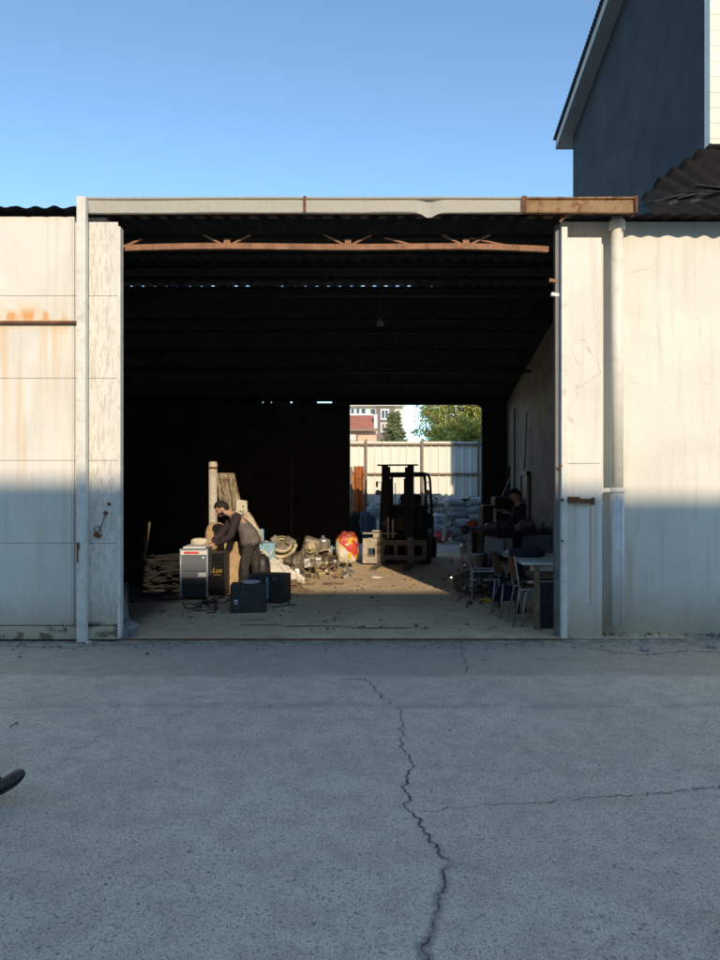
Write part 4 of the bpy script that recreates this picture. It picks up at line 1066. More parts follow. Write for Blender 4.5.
# cables on the floor
mb = MB(); rc = random.Random(4)
def spaghetti(mb, c, r, n, rad, rc, z=.02, flat=1):
    p = V(c); a = rc.random() * 6.28; pts = []
    for i in range(n):
        a += rc.gauss(0, .9); p = p + V((math.cos(a), math.sin(a) * flat, 0)) * r; 
        if (p - V(c)).length > r * 4: p = p.lerp(V(c), .4)
        pts.append(V((p.x, p.y, z + abs(rc.gauss(0, .02)))))
    mb.tube(pts, rad, 5)
spaghetti(mb, gp(213, 608), .11, 34, .008, rc); spaghetti(mb, gp(220, 600), .09, 24, .008, rc)
pts = [gp(200, 612, .05), gp(203, 610, .12), gp(212, 609, .10), gp(216, 611, .12), gp(215, 614, .02), gp(207, 615, .02)]; mb.tube(pts, .012, 6)
tag(mb.build('cable', m_black), 'tangled black cable lying between the grey machine and the black boxes', 'cable')
mb = MB(); mb.tube([gp(206, 596, .1), gp(209, 601, .04), gp(214, 604, .02), gp(222, 602, .02)], .006, 5); tag(mb.build('cable', m_white), 'thin pale cable trailing from the grey machine', 'cable')
mb = MB(); mb.tube([gp(278, 604, .02), gp(284, 602, .03), gp(290, 604, .02), gp(286, 607, .02), gp(296, 606, .02), gp(272, 609, .02)], .012, 6); tag(mb.build('rope', m_green), 'short green cord on the floor right of the black boxes', 'cord')

# ------------------------------------------------------------------ heap behind the man
def tower(o, label, cat, group=None): return tag(o, label, cat, group)
q = P(213, 0, 12.2)
K = thing('pole', 'upright pale concrete pole with a dark ring near its top', 'pole', (q.x, 12.2, 0))
mb = MB(); h = P(0, 461.5, 12.2).z; mb.tube([(.02, 0, 0), (0, 0, h * .5), (-.0, 0, h - .03)], .072, 18); mb.lathe([(.072, 0), (.068, .02), (.04, .03), (.035, .01)], (0, 0, h - .03), (0, 0, 1), 18); mb.build('shaft', mat('pale_pole', (.55, .50, .40), .8, 0, .2, 6, (.3, .2, .12), .5), K)
MB().lathe([(.078, 0), (.078, .035)], (0, 0, P(0, 469, 12.2).z), (0, 0, 1), 18).build('ring', m_rust, K)
mb = MB()
def mattr(u, v):
    x = -.17 + .36 * u; z = P(0, 512, 12.4).z + v * (P(0, 473, 12.4).z - P(0, 512, 12.4).z + .0)
    taper = 1 - .35 * max(0, v - .6) * (1 if u > .5 else .1)
    return V((x * taper + .10 * (v - .5) * -1 + .02 * noise.noise(V((u * 3, v * 4, 1))), .05 * math.sin(u * 16) + .06 * noise.noise(V((u * 6, v * 5, 0))), z))
mb.grid(mattr, 30, 40, .12); q = P(228, 0, 12.4)
place(tag(mb.build('folded_mattress', m_foam), 'grubby folded foam mattress standing beside the pale pole', 'mattress'), (q.x, 12.4, 0))
def slab(name, x0, y0, x1, y1, Y, m, label, cat, th=.05, rot=0, n=10):
    a = P(x0, y1, Y); b = P(x1, y0, Y); c = (a + b) / 2; mb = MB(); mb.box((0, 0, 0), (b.x - a.x, th, b.z - a.z), (0, 0, 0), .012)
    bmesh.ops.subdivide_edges(mb.bm, edges=mb.bm.edges[:], cuts=3, use_grid_fill=True); mb.wobble(.018, 5)
    return place(tag(mb.build(name, m), label, cat), c, (0, R(rot), 0))
o = slab('drilled_sheet', 236, 500, 247.5, 527, 12.3, m_ply, 'pale upright sheet with drilled cross marks behind the bending man', 'sheet', .04)
for (x, z) in ((.03, .12), (-.02, .04), (.04, 0), (-.04, -.06)):
    mb = MB(); mb.b2((x - .018, -.031, z - .004), (x + .018, -.024, z + .004)); mb.b2((x - .004, -.032, z - .018), (x + .004, -.025, z + .018)); mb.build('hole', m_black, o)
mb = MB(); mb.blob((0, 0, 0), (.16, .14, .62), (R(0), R(-28), 0), .3, 3, 3, .8, 3); place(tag(mb.build('broken_foam', m_foam), 'crumbling piece of pale foam leaning behind the man\'s back', 'foam'), P(252, 526, 12.0))
mb = MB(); mb.blob((0, 0, 0), (.30, .22, .44), (0, 0, 0), .14, 2, 4, .6, 9); place(tag(mb.build('sack', m_board), 'tan paper sack at the foot of the pale pole', 'sack'), P(215.5, 537, 11.6))
mb = MB(); mb.blob((0, 0, 0), (.26, .2, .16), (0, 0, 0), .12, 2, 3, .5, 4); place(tag(mb.build('packet', m_ply), 'cream packet on the pile behind the grey machine', 'packet'), P(200, 543, 11.4))
o = slab('leaning_board', 224, 541, 241.5, 593, 11.05, m_board, 'sunlit tan board standing behind the man\'s legs', 'board', .035)
mb = MB(); mb.box((0, 0, 0), (.38, .34, .58), (0, 0, .1), .02); mb.wobble(.02, 4); place(tag(mb.build('crate', m_darkwood), 'dark wooden crate under the packets beside the pole', 'crate'), (P(212, 0, 11.75).x, 11.75, .3))
mb = MB(); mb.box((0, 0, 0), (.09, .06, .16), (.2, .3, 0), .01); mb.wobble(.02, 8); place(tag(mb.build('foam_scrap', m_foam), 'small pale foam scrap beside the man\'s knee', 'scrap'), P(232, 546, 11.3))
mb = MB(); mb.blob((0, 0, 0), (.36, .3, .60), (0, 0, 0), .12, 2.5, 3, .7, 8); place(tag(mb.build('bin_bag', m_black), 'black bin bag standing right behind the man\'s legs', 'bag'), P(259, 572, 11.6) - V((0, 0, .0)))
# blue engine with fittings
q = G(262, 565); K = thing('blue_machine', 'blue painted machine housing behind the white sack', 'machine', (P(262, 0, 12.8).x, 12.8, 0), R(10))
mb = MB(); mb.b2((-.26, 0, .25), (.24, .4, .62), .03); mb.b2((-.1, .1, .62), (.04, .3, .86), .02); mb.build('housing', m_lblue, K)
mb = MB(); mb.b2((-.3, .02, 0), (.28, .38, .245)); mb.build('base', m_motor, K)
mb = MB(); mb.tube([(-.18, -.03, .4), (.0, -.05, .5), (.12, -.04, .38), (.2, -.02, .5)], .02, 7); mb.lathe([(.05, 0), (.05, .04)], (.05, -.001, .42), (0, -1, 0), 12); mb.build('pipe', m_ply, K)
# round brake ring / flywheel
q = P(281, 546, 13.2); K = thing('flywheel', 'large yellowed round casting with a toothed rim leaning on the heap', 'flywheel', q)
cs_ = []
for i in range(21): a = math.pi * (1.02 + i * 1.1 / 20 * .95) - .25; cs_.append((.27 * math.cos(a), -.02 + .02 * math.cos(i), .25 * math.sin(a) + .05))
mb = MB(); mb.tube(cs_, [.032 + .006 * (i % 2) for i in range(21)], 8); mb.lathe([(.15, 0), (.19, .02), (.19, .06), (.15, .07)], (0, .07, .0), (.25, -1, .9), 24, False); mb.build('ring', m_brass, K)
mb = MB(); mb.lathe([(.13, -.05), (.12, .04), (.06, .05), (.05, .1), (.02, .1)], (.02, .1, -.02), (.3, -1, .9), 14); mb.box((.16, .1, .08), (.2, .14, .12), (.3, .5, .3), .02); mb.box((-.12, .12, .1), (.16, .1, .14), (.1, .9, .3), .02); mb.box((.1, .16, -.06), (.2, .2, .16), (.4, .1, .5), .03); mb.build('hub', m_alu, K)
mb = MB(); mb.box((-.02, .12, -.24), (.46, .26, .2), (0, 0, 0), .02); mb.wobble(.02, 6); mb.build('base', m_motor, K)
def motor(px, py, Y, s, m, label, rz=0, lying=True):
    q = P(px, py, Y); K = thing('electric_motor', label, 'motor', (q.x, Y, 0), rz, 'scrapped motors and gearboxes along the sunlit back of the floor')
    mb = MB(); mb.lathe([(.06, -.22), (.13, -.20), (.15, -.16), (.15, .14), (.12, .18), (.05, .20)], (0, 0, .16), (0, -1, 0), 20)
    for k in range(14): a = k * math.pi / 7; mb.bar((.15 * math.cos(a), -.12, .16 + .15 * math.sin(a)), (.15 * math.cos(a), .14, .16 + .15 * math.sin(a)), .02, .012)
    mb.build('housing', m, K); MB().lathe([(.02, 0), (.02, .09)], (0, -.2, .16), (0, -1, 0), 10).build('shaft', m_inox, K)
    mb = MB(); mb.b2((-.12, -.1, .0), (-.05, .1, .05)); mb.b2((.05, -.1, .0), (.12, .1, .05)); mb.b2((-.05, -.06, .30), (.06, .07, .36), .01); mb.build('terminal_box', m_motor, K)
    K.scale = (s, s, s); return K
motor(294, 552, 13.6, 1.1, m_alu, 'dull grey motor touching the right side of the yellowed flywheel', R(-35))
motor(286, 556, 13.0, .7, m_motor, 'small dark motor lying below the yellowed flywheel', R(20))
K = thing('gearbox', 'squarish tan cast gearbox lying on its side at the sunlit floor edge', 'gearbox', (P(311, 0, 14.2).x, 14.2, 0), 0)
mb = MB(); mb.box((.0, 0, .42), (.34, .28, .40), (.1, .25, .1), .06); mb.box((.0, 0, .14), (.46, .3, .26), (0, 0, .1), .05); mb.wobble(.02, 6); mb.build('casing', m_alu, K)
MB().lathe([(.11, 0), (.12, .02), (.10, .05), (.05, .05), (.045, .12), (0, .12)], (0, -.15, .43), (0, -1, .1), 18).build('flange', m_brass, K)
for (x, z) in ((-.1, .54), (.1, .5), (-.1, .32), (.1, .3)): MB().lathe([(.02, 0), (.02, .03)], (x, -.155, z), (0, -1, 0), 8).build('bolt', m_motor, K)
motor(324, 558, 14.4, .9, m_motor, 'greasy dark motor between the gearbox and the pale blue sheet', R(50))
motor(305, 560, 13.9, .75, m_motor, 'dark motor half under the tan gearbox', R(70))
K = thing('steel_pot', 'bright steel pot standing on the greasy motor', 'pot', P(323, 546, 14.4)); MB().lathe([(.12, -.1), (.15, -.08), (.155, .08), (.17, .09), (.06, .13), (.03, .15), (.03, .19), (0, .19)], (0, 0, .02), (0, 0, 1), 22).build('bowl', m_inox, K)
mb = MB(); mb.tube([(-.15, 0, .06), (-.2, 0, .1), (-.2, 0, .0), (-.15, 0, .0)], .01, 6); mb.build('handle', m_inox, K)
K = thing('box', 'pale blue and white carton left of the red and yellow sack', 'carton', (P(334, 0, 14.6).x, 14.6, 0), R(14)); MB().b2((-.07, 0, .02), (.09, .2, .42), .006).build('body', m_lblue, K); MB().b2((-.13, .0, .02), (-.075, .2, .40), .006).build('white_side', m_white, K)
# red / yellow / white printed sack
def sackprint():
    m, nt, b, out = new_mat('printed_sack'); N = NT(nt); vec = N.coord(); X, Y, Z = N.xyz(vec)
    n = N.noise(vec, 5, 4, .6); d = N.math('ADD', N.math('ADD', X, Z), N.math('MULTIPLY', n, .15))
    c1 = N.mix(N.ramp(d, .02, .05), (.72, .66, .56), (.62, .05, .03))
    c2 = N.mix(N.ramp(N.noise(N.coord(loc=(2, 1, 4)), 7, 4, .6), .54, .57), c1, (.72, .50, .05))
    c3 = N.mix(N.ramp(N.noise(N.coord(loc=(7, 3, 1)), 8, 3, .6), .60, .62), c2, (.75, .68, .58))
    c4 = N.mix(N.math('MULTIPLY', N.ramp(Z, .18, .22), .85), c3, (.32, .03, .02))
    N.l(c4, b.inputs['Base Color']); b.inputs['Roughness'].default_value = .45; N.bump(N.noise(vec, 14, 5, .6), b, .7, .03); return m
mb = MB(); mb.blob((0, 0, 0), (.44, .32, .62), (0, 0, 0), .14, 2.2, 4, .7, 2); place(tag(mb.build('sack', sackprint()), 'full sack printed in red, yellow and white left of the forklift', 'sack'), P(347, 547.5, 14.3))
# off-white cloth sack with drawn marks, and sticks
mb = MB()
def cone_(u, v):
    a = u * 2 * math.pi; r = (1 - v) ** .8; k = 1 + .10 * math.sin(a * 11 + v * 9) * noise.noise(V((a, v * 5, 2))) * 3 + .34 * noise.noise(V((math.cos(a) * 2, math.sin(a) * 2, v * 2))) + .07 * math.sin(a * 7 + v * 3)
    return V((.34 * r * k * math.cos(a) + .02 * v + (.2 * r * max(0, math.cos(a)) ** 3), .26 * r * k * math.sin(a), .43 * v ** .85 + .015 * noise.noise(V((u * 20, v * 9, 0)))))
mb.grid(cone_, 60, 20); K = place(tag(mb.build('sackcloth', m_cloth_w), 'crumpled off-white cloth sack slumped on the sunlit floor', 'sack'), gp(272, 584, .01))
mb = MB(); mb.tube([gp(280, 583, .12), gp(286, 579, .14), gp(292, 581, .1)], .02, 6) if False else mb.bar(gp(283, 584, .05), gp(293, 576, .16), .035, .02); mb.bar(gp(280, 580, .05), gp(297, 571, .12), .03, .015); tag(mb.build('plank', m_ply), 'short pale broken plank pointing up beside the off-white sack', 'plank')
mb = MB(); rs = random.Random(8)
for k in range(150):
    c = gp(rs.gauss(287, 9), rs.gauss(585, 5)); a = rs.gauss(.0, .7); L = rs.uniform(.12, .34); d = V((math.cos(a), math.sin(a) * 1.4, rs.gauss(0, .08))) * L
    z = rs.uniform(.015, .10) * math.exp(-((c.x + 1.2) / .5) ** 2); c.z = z; mid = c + V((0, rs.gauss(0, .02), rs.gauss(.01, .01)))
    mb.tube([c - d / 2, mid, c + d / 2], [.008, .010, .005], 5)
tag(mb.build('sticks', mat('dry_sticks', (.30, .19, .10), .9, 0, .5, 3, (.06, .04, .03), .7)), 'heap of dry sticks and wire on the sunlit floor by the white sack', 'sticks', kind='stuff')
# litter over the sunlit floor: chips, leaves
mb = MB()
for k in range(420):
    x = rs.uniform(-2.6, 1.7); y = rs.uniform(8.0, 16.3); s = rs.uniform(.008, .035); c = V((x, y, .022))
    if noise.noise(c * .9) < -.05: continue
    mb.box(c, (s * rs.uniform(.8, 2.2), s, s * .4), (rs.gauss(0, .3), rs.gauss(0, .3), rs.random() * 3))
tag(mb.build('debris', m_wood), 'crumbs of wood and dirt scattered over the warehouse floor', 'debris', kind='stuff')
mb = MB(); mb.blob((0, 0, 0), (.22, .12, .04), amp=.3, freq=4, sub=3); place(tag(mb.build('paper_scrap', m_white), 'scrap of white paper on the floor in front of the forklift', 'paper'), gp(376, 579, .03))
mb = MB(); mb.blob((0, 0, 0), (.34, .2, .04), amp=.3, freq=4, sub=3, seed=4); place(tag(mb.build('rag', m_wood), 'flat brown rag on the sunlit floor left of the forklift', 'rag'), gp(333, 585, .02))
mb = MB()
for (x, y, w_) in ((262, 626, .5), (315, 627, .9), (254, 621, .35), (380, 629, .8)):
    c = gp(x, y, .010); mb.blob(c, (w_, .05, .012), amp=.4, freq=5, sub=3, seed=x)
tag(mb.build('dirt_streak', mat('trodden_earth', (.16, .115, .07), 1, 0, .4, 9)), 'dark earth trodden in streaks behind the door threshold', 'dirt', kind='stuff')
mb = MB(); ra = random.Random(5)
for k in range(150):
    px = ra.uniform(264, 352); Y = ra.uniform(12.6, 15.2); q = P(px, 0, Y); s = ra.uniform(.03, .13); z = ra.random() ** 2 * .32 + .02
    t_ = ra.random(); mb.mi = ra.randrange(5)
    if t_ < .4: mb.box((q.x, Y, z), (s * 1.3, s, s * .6), (ra.random() * 3, ra.random() * 3, ra.random() * 3), .006)
    elif t_ < .7: mb.lathe([(s * .3, 0), (s * .5, .01), (s * .5, s * .4), (s * .2, s * .5)], (q.x, Y, z), (ra.gauss(0, 1), -1, ra.gauss(0, 1)), 12)
    else: mb.tube([(q.x, Y, z), (q.x + ra.gauss(0, .08), Y - .05, z + ra.gauss(0, .05)), (q.x + ra.gauss(0, .14), Y - .08, max(.02, z + ra.gauss(0, .1)))], ra.uniform(.006, .018), 6)
tag(mb.build('scrap_parts', [m_motor, m_alu, m_brass, m_inox, m_wood]), 'litter of metal scrap between the machines along the sunlit back of the floor', 'scrap', kind='stuff')
# distant dim stacks at the left and centre
def sheetstack(px0, px1, py0, Y, m, label, name='leaning_sheet'):
    a = P(px0, 0, Y); b = P(px1, 0, Y); h = P(0, py0, Y).z
    mb = MB(); mb.box((0, 0, h / 2), (b.x - a.x, .04, h), (.06, 0, 0), .005); mb.wobble(.01, 3)
    place(tag(mb.build(name, m), label, 'sheet'), ((a.x + b.x) / 2, Y, 0))
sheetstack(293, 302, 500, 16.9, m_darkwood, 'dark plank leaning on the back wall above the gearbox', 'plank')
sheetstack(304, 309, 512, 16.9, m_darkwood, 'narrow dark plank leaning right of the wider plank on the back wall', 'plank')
mb = MB(); mb.tube([(0, 0, 0), (.0, .1, 2.2)], .015, 6); place(tag(mb.build('rod', m_rust), 'thin rusty rod leaning on the back wall behind the heap', 'rod'), (P(291, 0, 16.6).x, 16.6, 0))
mb = MB()
for k in range(5): mb.bar((-.8 + .1 * k, .02 * k, .05 + .05 * k), (.7, .1, .5 + .1 * k), .06, .03)
place(tag(mb.build('timber', m_darkwood), 'dark timbers sloping behind the flywheel and gearbox', 'timber'), (P(282, 0, 15.8).x, 15.8, 0))
# dark scrap heap inside the left of the door
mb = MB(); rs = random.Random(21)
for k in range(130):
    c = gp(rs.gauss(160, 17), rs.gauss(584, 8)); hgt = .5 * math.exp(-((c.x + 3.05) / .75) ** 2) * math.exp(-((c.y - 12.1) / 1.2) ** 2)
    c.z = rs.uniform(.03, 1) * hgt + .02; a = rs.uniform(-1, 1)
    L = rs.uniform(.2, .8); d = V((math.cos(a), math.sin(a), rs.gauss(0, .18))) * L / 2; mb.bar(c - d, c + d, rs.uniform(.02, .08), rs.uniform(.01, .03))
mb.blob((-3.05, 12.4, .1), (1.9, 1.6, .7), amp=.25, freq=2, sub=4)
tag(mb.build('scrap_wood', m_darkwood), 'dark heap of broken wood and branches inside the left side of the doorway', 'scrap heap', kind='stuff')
for i, (x, y, Y, sx, sy, sz, rx, m, nm, lb, ct) in enumerate((
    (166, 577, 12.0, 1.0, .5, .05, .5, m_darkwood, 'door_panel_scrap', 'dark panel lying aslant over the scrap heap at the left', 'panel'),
    (172, 572, 11.9, .16, .16, .2, 0, m_dullwhite, 'tin', 'dull white tin perched on the left scrap heap', 'tin'),
    (123, 590, 9.9, .14, .12, .22, 0, m_navy, 'plastic_jug', 'dark blue plastic jug beside the left door edge', 'jug'))):
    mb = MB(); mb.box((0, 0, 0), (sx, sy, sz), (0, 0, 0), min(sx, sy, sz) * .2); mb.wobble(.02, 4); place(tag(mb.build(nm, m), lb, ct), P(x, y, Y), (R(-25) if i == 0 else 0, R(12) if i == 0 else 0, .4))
# rack in the dark at the left
K = thing('rack', 'dark steel rack of odds and ends standing deep in the left shadows', 'rack', (P(126, 0, 16.75).x, 16.7, 0))
mb = MB()
for x in (-.65, .65):
    for y in (0, .4): mb.b2((x - .02, y - .02, 0), (x + .02, y + .02, 1.5))
mb.bm.free()
for x in (-.65, .65):
    for y in (0, .4): MB().b2((x - .02, y - .02, 0), (x + .02, y + .02, 1.5)).build('upright', m_steel, K)
for z in (.3, .75, 1.2): MB().b2((-.67, -.03, z), (.67, .43, z + .03)).build('shelf', m_steel, K)
for (x, z, m) in ((-.3, .87, m_green), (.1, .87, m_steel), (.4, .42, m_navy), (-.2, .42, m_steel), (.3, 1.32, m_steel)):
    tag(place(MB().box((0, 0, 0), (.24, .2, .2), (0, 0, .2), .02).build('box', m), K.location + V((x, .18, z + .01))), {.87: ('dark green' if m == m_green else 'black') + ' box on the middle shelf of the left rack', .42: ('navy' if m == m_navy else 'black') + ' box on the bottom shelf of the left rack', 1.32: 'black box on the top shelf of the left rack'}[z], 'box')
K2 = place(tag(MB().bar((0, 0, 0), (.1, .1, 1.0), .09, .04).build('plank', m_wood), 'short plank leaning in the dark behind the left scrap heap', 'plank'), (P(141, 0, 12.6).x, 12.6, 0))
# pieces lying just inside the left jamb
def rock(px, py, s, m, label, seed, cat='rubble', name='rubble_block', rot=0, z=None):
    q = G(px, py); mb = MB(); mb.blob((0, 0, 0), s, (0, rot, .4), .22, 1.8, 3, .55, seed, smooth=False); place(tag(mb.build(name, m), label, cat), (q.x, q.y, s[2] * .40 if z is None else z))
rock(128, 637, (.17, .2, .20), m_rubble, 'grey broken block leaning by the foot of the left door edge', 3, rot=.4)
rock(121, 639, (.15, .15, .14), m_rubble, 'smaller grey lump of rubble touching the left door edge', 5)
rock(123, 628, (.12, .12, .42), m_rubble, 'narrow upright rubble piece behind the grey broken block', 7, rot=-.2)
rock(121, 618, (.16, .14, .40), m_motor, 'dark bucket-like lump standing behind the rubble at the left door edge', 9)
mb = MB(); mb.blob((0, 0, 0), (.16, .10, .12), amp=.35, freq=3, sub=3); place(tag(mb.build('plastic_bag', m_bag), 'crumpled pale plastic bag above the rubble by the left door edge', 'bag'), P(121, 597, 9.6))
mb = MB(); mb.blob((0, 0, 0), (.16, .10, .14), amp=.35, freq=3, sub=3, seed=4); place(tag(mb.build('rag', m_navy), 'blue rag beside the pale plastic bag at the left door edge', 'rag'), P(117, 600, 9.8))

# ------------------------------------------------------------------ right side: table, chair, bin, bench and clutter
K = thing('table', 'pale topped worktable with wooden leg just inside the right jamb', 'table', (1.9, 8.06, 0))
MB().b2((-.08, 0, .735), (1.5, 1.15, .765), .005).build('tabletop', m_tabletop, K)
mb = MB(); mb.b2((.02, .05, .665), (1.4, .08, .733)); mb.b2((.0, .08, .52), (1.4, .11, .55)); mb.build('rail', m_dullwhite, K)
for x, y in ((.09, .05), (1.35, .05), (.09, 1.05), (1.35, 1.05)): MB().b2((x - .028, y - .028, 0), (x + .028, y + .028, .73)).build('leg', m_wood if y < 1 else m_steel, K)
mb = MB(); mb.blob((0, 0, 0), (.42, .26, .13), amp=.2, freq=2, sub=4, sq=.8, flat=True); place(tag(mb.build('bag', m_blackc), 'limp black bag lying on the pale topped table', 'bag'), (2.03, 8.75, .815))
mb = MB(); 
for k in range(7): mb.blob((rs.gauss(0, .06), rs.gauss(0, .05), .02 + rs.random() * .04), (.06, .05, .05), amp=.3, sub=2, seed=k)
place(tag(mb.build('crumpled_paper', m_dullwhite), 'crumpled pale paper on the left corner of the table', 'paper'), (1.93, 9.0, .765))
K = thing('chair', 'metal legged chair with orange brown ply seat drawn up to the table', 'chair', (2.02, 8.42, 0), 0)
def seatf(u, v):
    x = -.2 + .4 * u; y = -.19 + .38 * v
    return V((x, y, .455 + .018 * (abs(x / .2) ** 3) + .01 * (abs(y / .19) ** 3)))
MB().grid(seatf, 14, 14, .014).build('seat', m_seat, K)
def backf(u, v):
    y = (-.17 + .34 * u) * (1 - .12 * v); z = .53 + .28 * v; return V((-.20 - .05 * v - .04 * (1 - (y / .17) ** 2), y, z))
MB().grid(backf, 12, 10, .014).build('backrest', m_seat, K)
mb = MB()
for y in (-.17, .17):
    mb.tube([(-.27, y, 0), (-.18, y, .42), (-.2, y, .50), (-.25, y, .82)], .011, 8)
mb.tube([(-.18, -.17, .435), (.17, -.17, .435), (.17, .17, .435), (-.18, .17, .435)], .011, 8); mb.build('back_frame', m_chrome, K)
for y in (-.17, .17): MB().tube([(.12, y, .435), (.17, y, .40), (.24, y * 1.1, 0)], .011, 8).build('leg', m_chrome, K)
for y in (-.17, .17): MB().tube([(-.05, y, .43), (-.12, y, .40), (-.17, y * 1.1, 0)], .011, 8).build('leg', m_chrome, K)
K = thing('chair', 'darker chair standing behind the orange brown one with its back to the left', 'chair', (1.93, 8.98, 0), R(6))
MB().grid(seatf, 10, 10, .02).build('seat', m_black, K); MB().grid(backf, 10, 8, .02).build('backrest', mat('dark_brown_ply', (.09, .045, .025), .5), K)
for x, y in ((-.2, -.17), (-.2, .17), (.17, -.17), (.17, .17)): MB().tube([(x, y, .44), (x * 1.2, y * 1.1, 0)], .012, 8).build('leg', m_chrome, K)
K = thing('waste_bin', 'dark navy plastic bin under the table beside the right jamb', 'bin', (2.16, 8.28, 0))
MB().box((0, 0, .26), (.20, .24, .52), bev=.015, taper=1.12).build('body', m_navy, K); MB().box((0, 0, .525), (.25, .29, .025), bev=.006).build('rim', m_navy, K)
K = thing('workbench', 'long dark workbench with a grey front along the right wall', 'workbench', (2.75, 11.6, 0), 0)
MB().b2((-.85, -.35, .86), (.75, .75, .93), .006).build('top', m_darkwood, K)
MB().b2((-.2, -.30, .3), (.7, -.27, .84)).build('front_panel', mat('dull_grey_panel', (.09, .10, .11), .7, 0, .3, 4), K)
for x, y in ((-.8, -.3), (.7, -.3), (-.8, .65), (.7, .65)): MB().b2((x - .04, y - .04, 0), (x + .04, y + .04, .859)).build('leg', m_darkwood, K)
mb = MB(); mb.lathe([(.035, 0), (.035, .26), (.02, .28)], (0, 0, 0), (0, 0, 1), 12); place(tag(mb.build('bottle', m_dullwhite), 'white tube-shaped bottle on the bench near the right jamb', 'bottle'), (P(552, 0, 11.45).x, 11.45, .932))
mb = MB(); mb.lathe([(.05, 0), (.09, .12), (.1, .14)], (0, 0, 0), (0, 0, 1), 14, True); place(tag(mb.build('cup', m_dullwhite), 'dull cup left of the white bottle on the bench', 'cup'), (P(539, 0, 11.5).x, 11.5, .932))
for k, (px, s, m, lb) in enumerate(((492, .2, m_motor, 'dark rusty part at the left end of the bench'), (505, .26, m_steel, 'black lump of machinery in front of the man in black'), (516, .16, m_chrome, 'small shiny fitting on the bench before the man in black'), (526, .26, m_motor, 'greasy dark casting right of the shiny fitting'), (534, .2, m_darkwood, 'low wooden block on the bench beside the dull cup'))):
    Y = 11.4 + .05 * k; mb = MB(); mb.blob((0, 0, 0), (s, s * .8, s * .7), amp=.35, freq=2.5, sub=3, sq=.7, seed=k + 30); place(tag(mb.build('bench_part', m), lb, 'machine part'), (P(px, 0, Y).x, Y, .93 + s * .26))
# things by the bench: boxes, bucket, frame
mb = MB(); mb.box((0, 0, 0), (.24, .2, .26), (0, .1, .2), .01); mb.wobble(.02, 6); place(tag(mb.build('carton', m_greybox), 'grey carton jammed under the left end of the bench', 'carton'), P(494, 546, 10.9))
mb = MB(); mb.box((0, 0, 0), (.11, .2, .22), (0, 0, .1), .01); place(tag(mb.build('carton', m_card), 'brown carton between the grey carton and the bench front', 'carton'), P(507, 545, 10.95))
K = thing('bucket', 'dull pale bucket standing on the clutter left of the bench', 'bucket', P(478, 568, 10.9)); MB().lathe([(.07, 0), (.09, .2), (.098, .2), (.098, .215), (.085, .215)], (0, 0, 0), (0, 0, 1), 18).build('body', m_dullwhite, K); MB().tube([(-.09, 0, .2), (-.05, -.06, .12), (.05, -.06, .12), (.09, 0, .2)], .004, 5).build('handle', m_chrome, K)
K = thing('trolley', 'pale tubular trolley frame lying in the clutter under the bucket', 'trolley', gp(485, 601))
mb = MB(); 
for z in (.03, .3, .42): mb.tube([(-.18, 0, z), (.2, 0, z), (.22, .35, z), (-.15, .35, z), (-.18, 0, z)], .014, 6)
for x, y in ((-.18, 0), (.2, 0), (.22, .35), (-.15, .35)): mb.tube([(x, y, 0), (x, y, .46)], .014, 6)
mb.build('frame', m_dullwhite, K); MB().b2((-.17, .01, .31), (.19, .33, .325)).build('tray', m_steel, K)
K = thing('crate', 'dark blue plastic crate behind the chair legs', 'crate', gp(501, 601), R(12))
mb = MB(); mb.b2((-.16, -.11, 0), (.16, .13, .02)); mb.b2((-.16, -.11, .02), (-.145, .13, .2)); mb.b2((.145, -.11, .02), (.16, .13, .2)); mb.b2((-.145, -.11, .02), (.145, -.095, .2)); mb.b2((-.145, .115, .02), (.145, .13, .2)); mb.b2((-.17, -.12, .2), (.17, -.095, .225)); mb.build('body', mat('blue_crate', (.012, .02, .075), .5, 0, .2, 5), K)
mb = MB(); mb.tube([(-.2, -.14, 0), (-.1, -.14, .24), (-.06, -.13, .24)], .008, 6); mb.build('handle', m_chrome, K)
K = thing('gas_bottle', 'dark green canister behind the blue crate', 'canister', gp(501, 596)); MB().lathe([(.08, 0), (.1, .03), (.1, .32), (.06, .4), (.03, .42), (.03, .46), (0, .46)], (0, .18, 0), (0, 0, 1), 18).build('body', m_green, K); MB().lathe([(.04, 0), (.04, .03)], (0, .18, .46), (0, 0, 1), 10).build('valve', m_chrome, K)
mb = MB(); mb.blob((0, 0, 0), (.2, .14, .08), amp=.25, freq=2, sub=3, flat=True); place(tag(mb.build('rag', m_yellow), 'dirty yellow rag on the floor in front of the blue crate', 'rag'), gp(487, 603, .04))
motor(466, 590, 11.0, .9, m_motor, 'oily motor at the left foot of the right-hand clutter', R(30))
motor(473, 594, 10.8, .6, m_alu, 'small dull grey motor under the trolley frame edge', R(-50))
mb = MB(); rs = random.Random(31)
for k in range(170):
    c = gp(rs.gauss(482, 12), rs.gauss(592, 7)); c.z = abs(rs.gauss(.12, .12)); s = rs.uniform(.03, .12)
    if rs.random() < .5: mb.box(c, (s, s * .6, s * .5), (rs.random() * 3, rs.random() * 3, rs.random() * 3), .004)
    else: mb.tube([c, c + V((rs.gauss(0, .1), rs.gauss(0, .1), rs.gauss(0, .06)))], rs.uniform(.006, .02), 6)
for k in range(8): mb.blob(gp(rs.gauss(487, 8), 592 - 4 * rs.random(), .1), (.35, .3, .35), amp=.4, freq=3, sub=3, seed=k)
tag(mb.build('scrap_parts', m_motor), 'jumble of greasy machine parts along the right side of the floor', 'scrap heap', kind='stuff')
mb = MB()
for k in range(45):
    c = gp(rs.gauss(482, 13), rs.gauss(590, 8)); c.z = rs.uniform(.05, .4); s = rs.uniform(.015, .05); mb.box(c, (s, s, s * .5), (rs.random() * 3, rs.random() * 3, 0), .003)
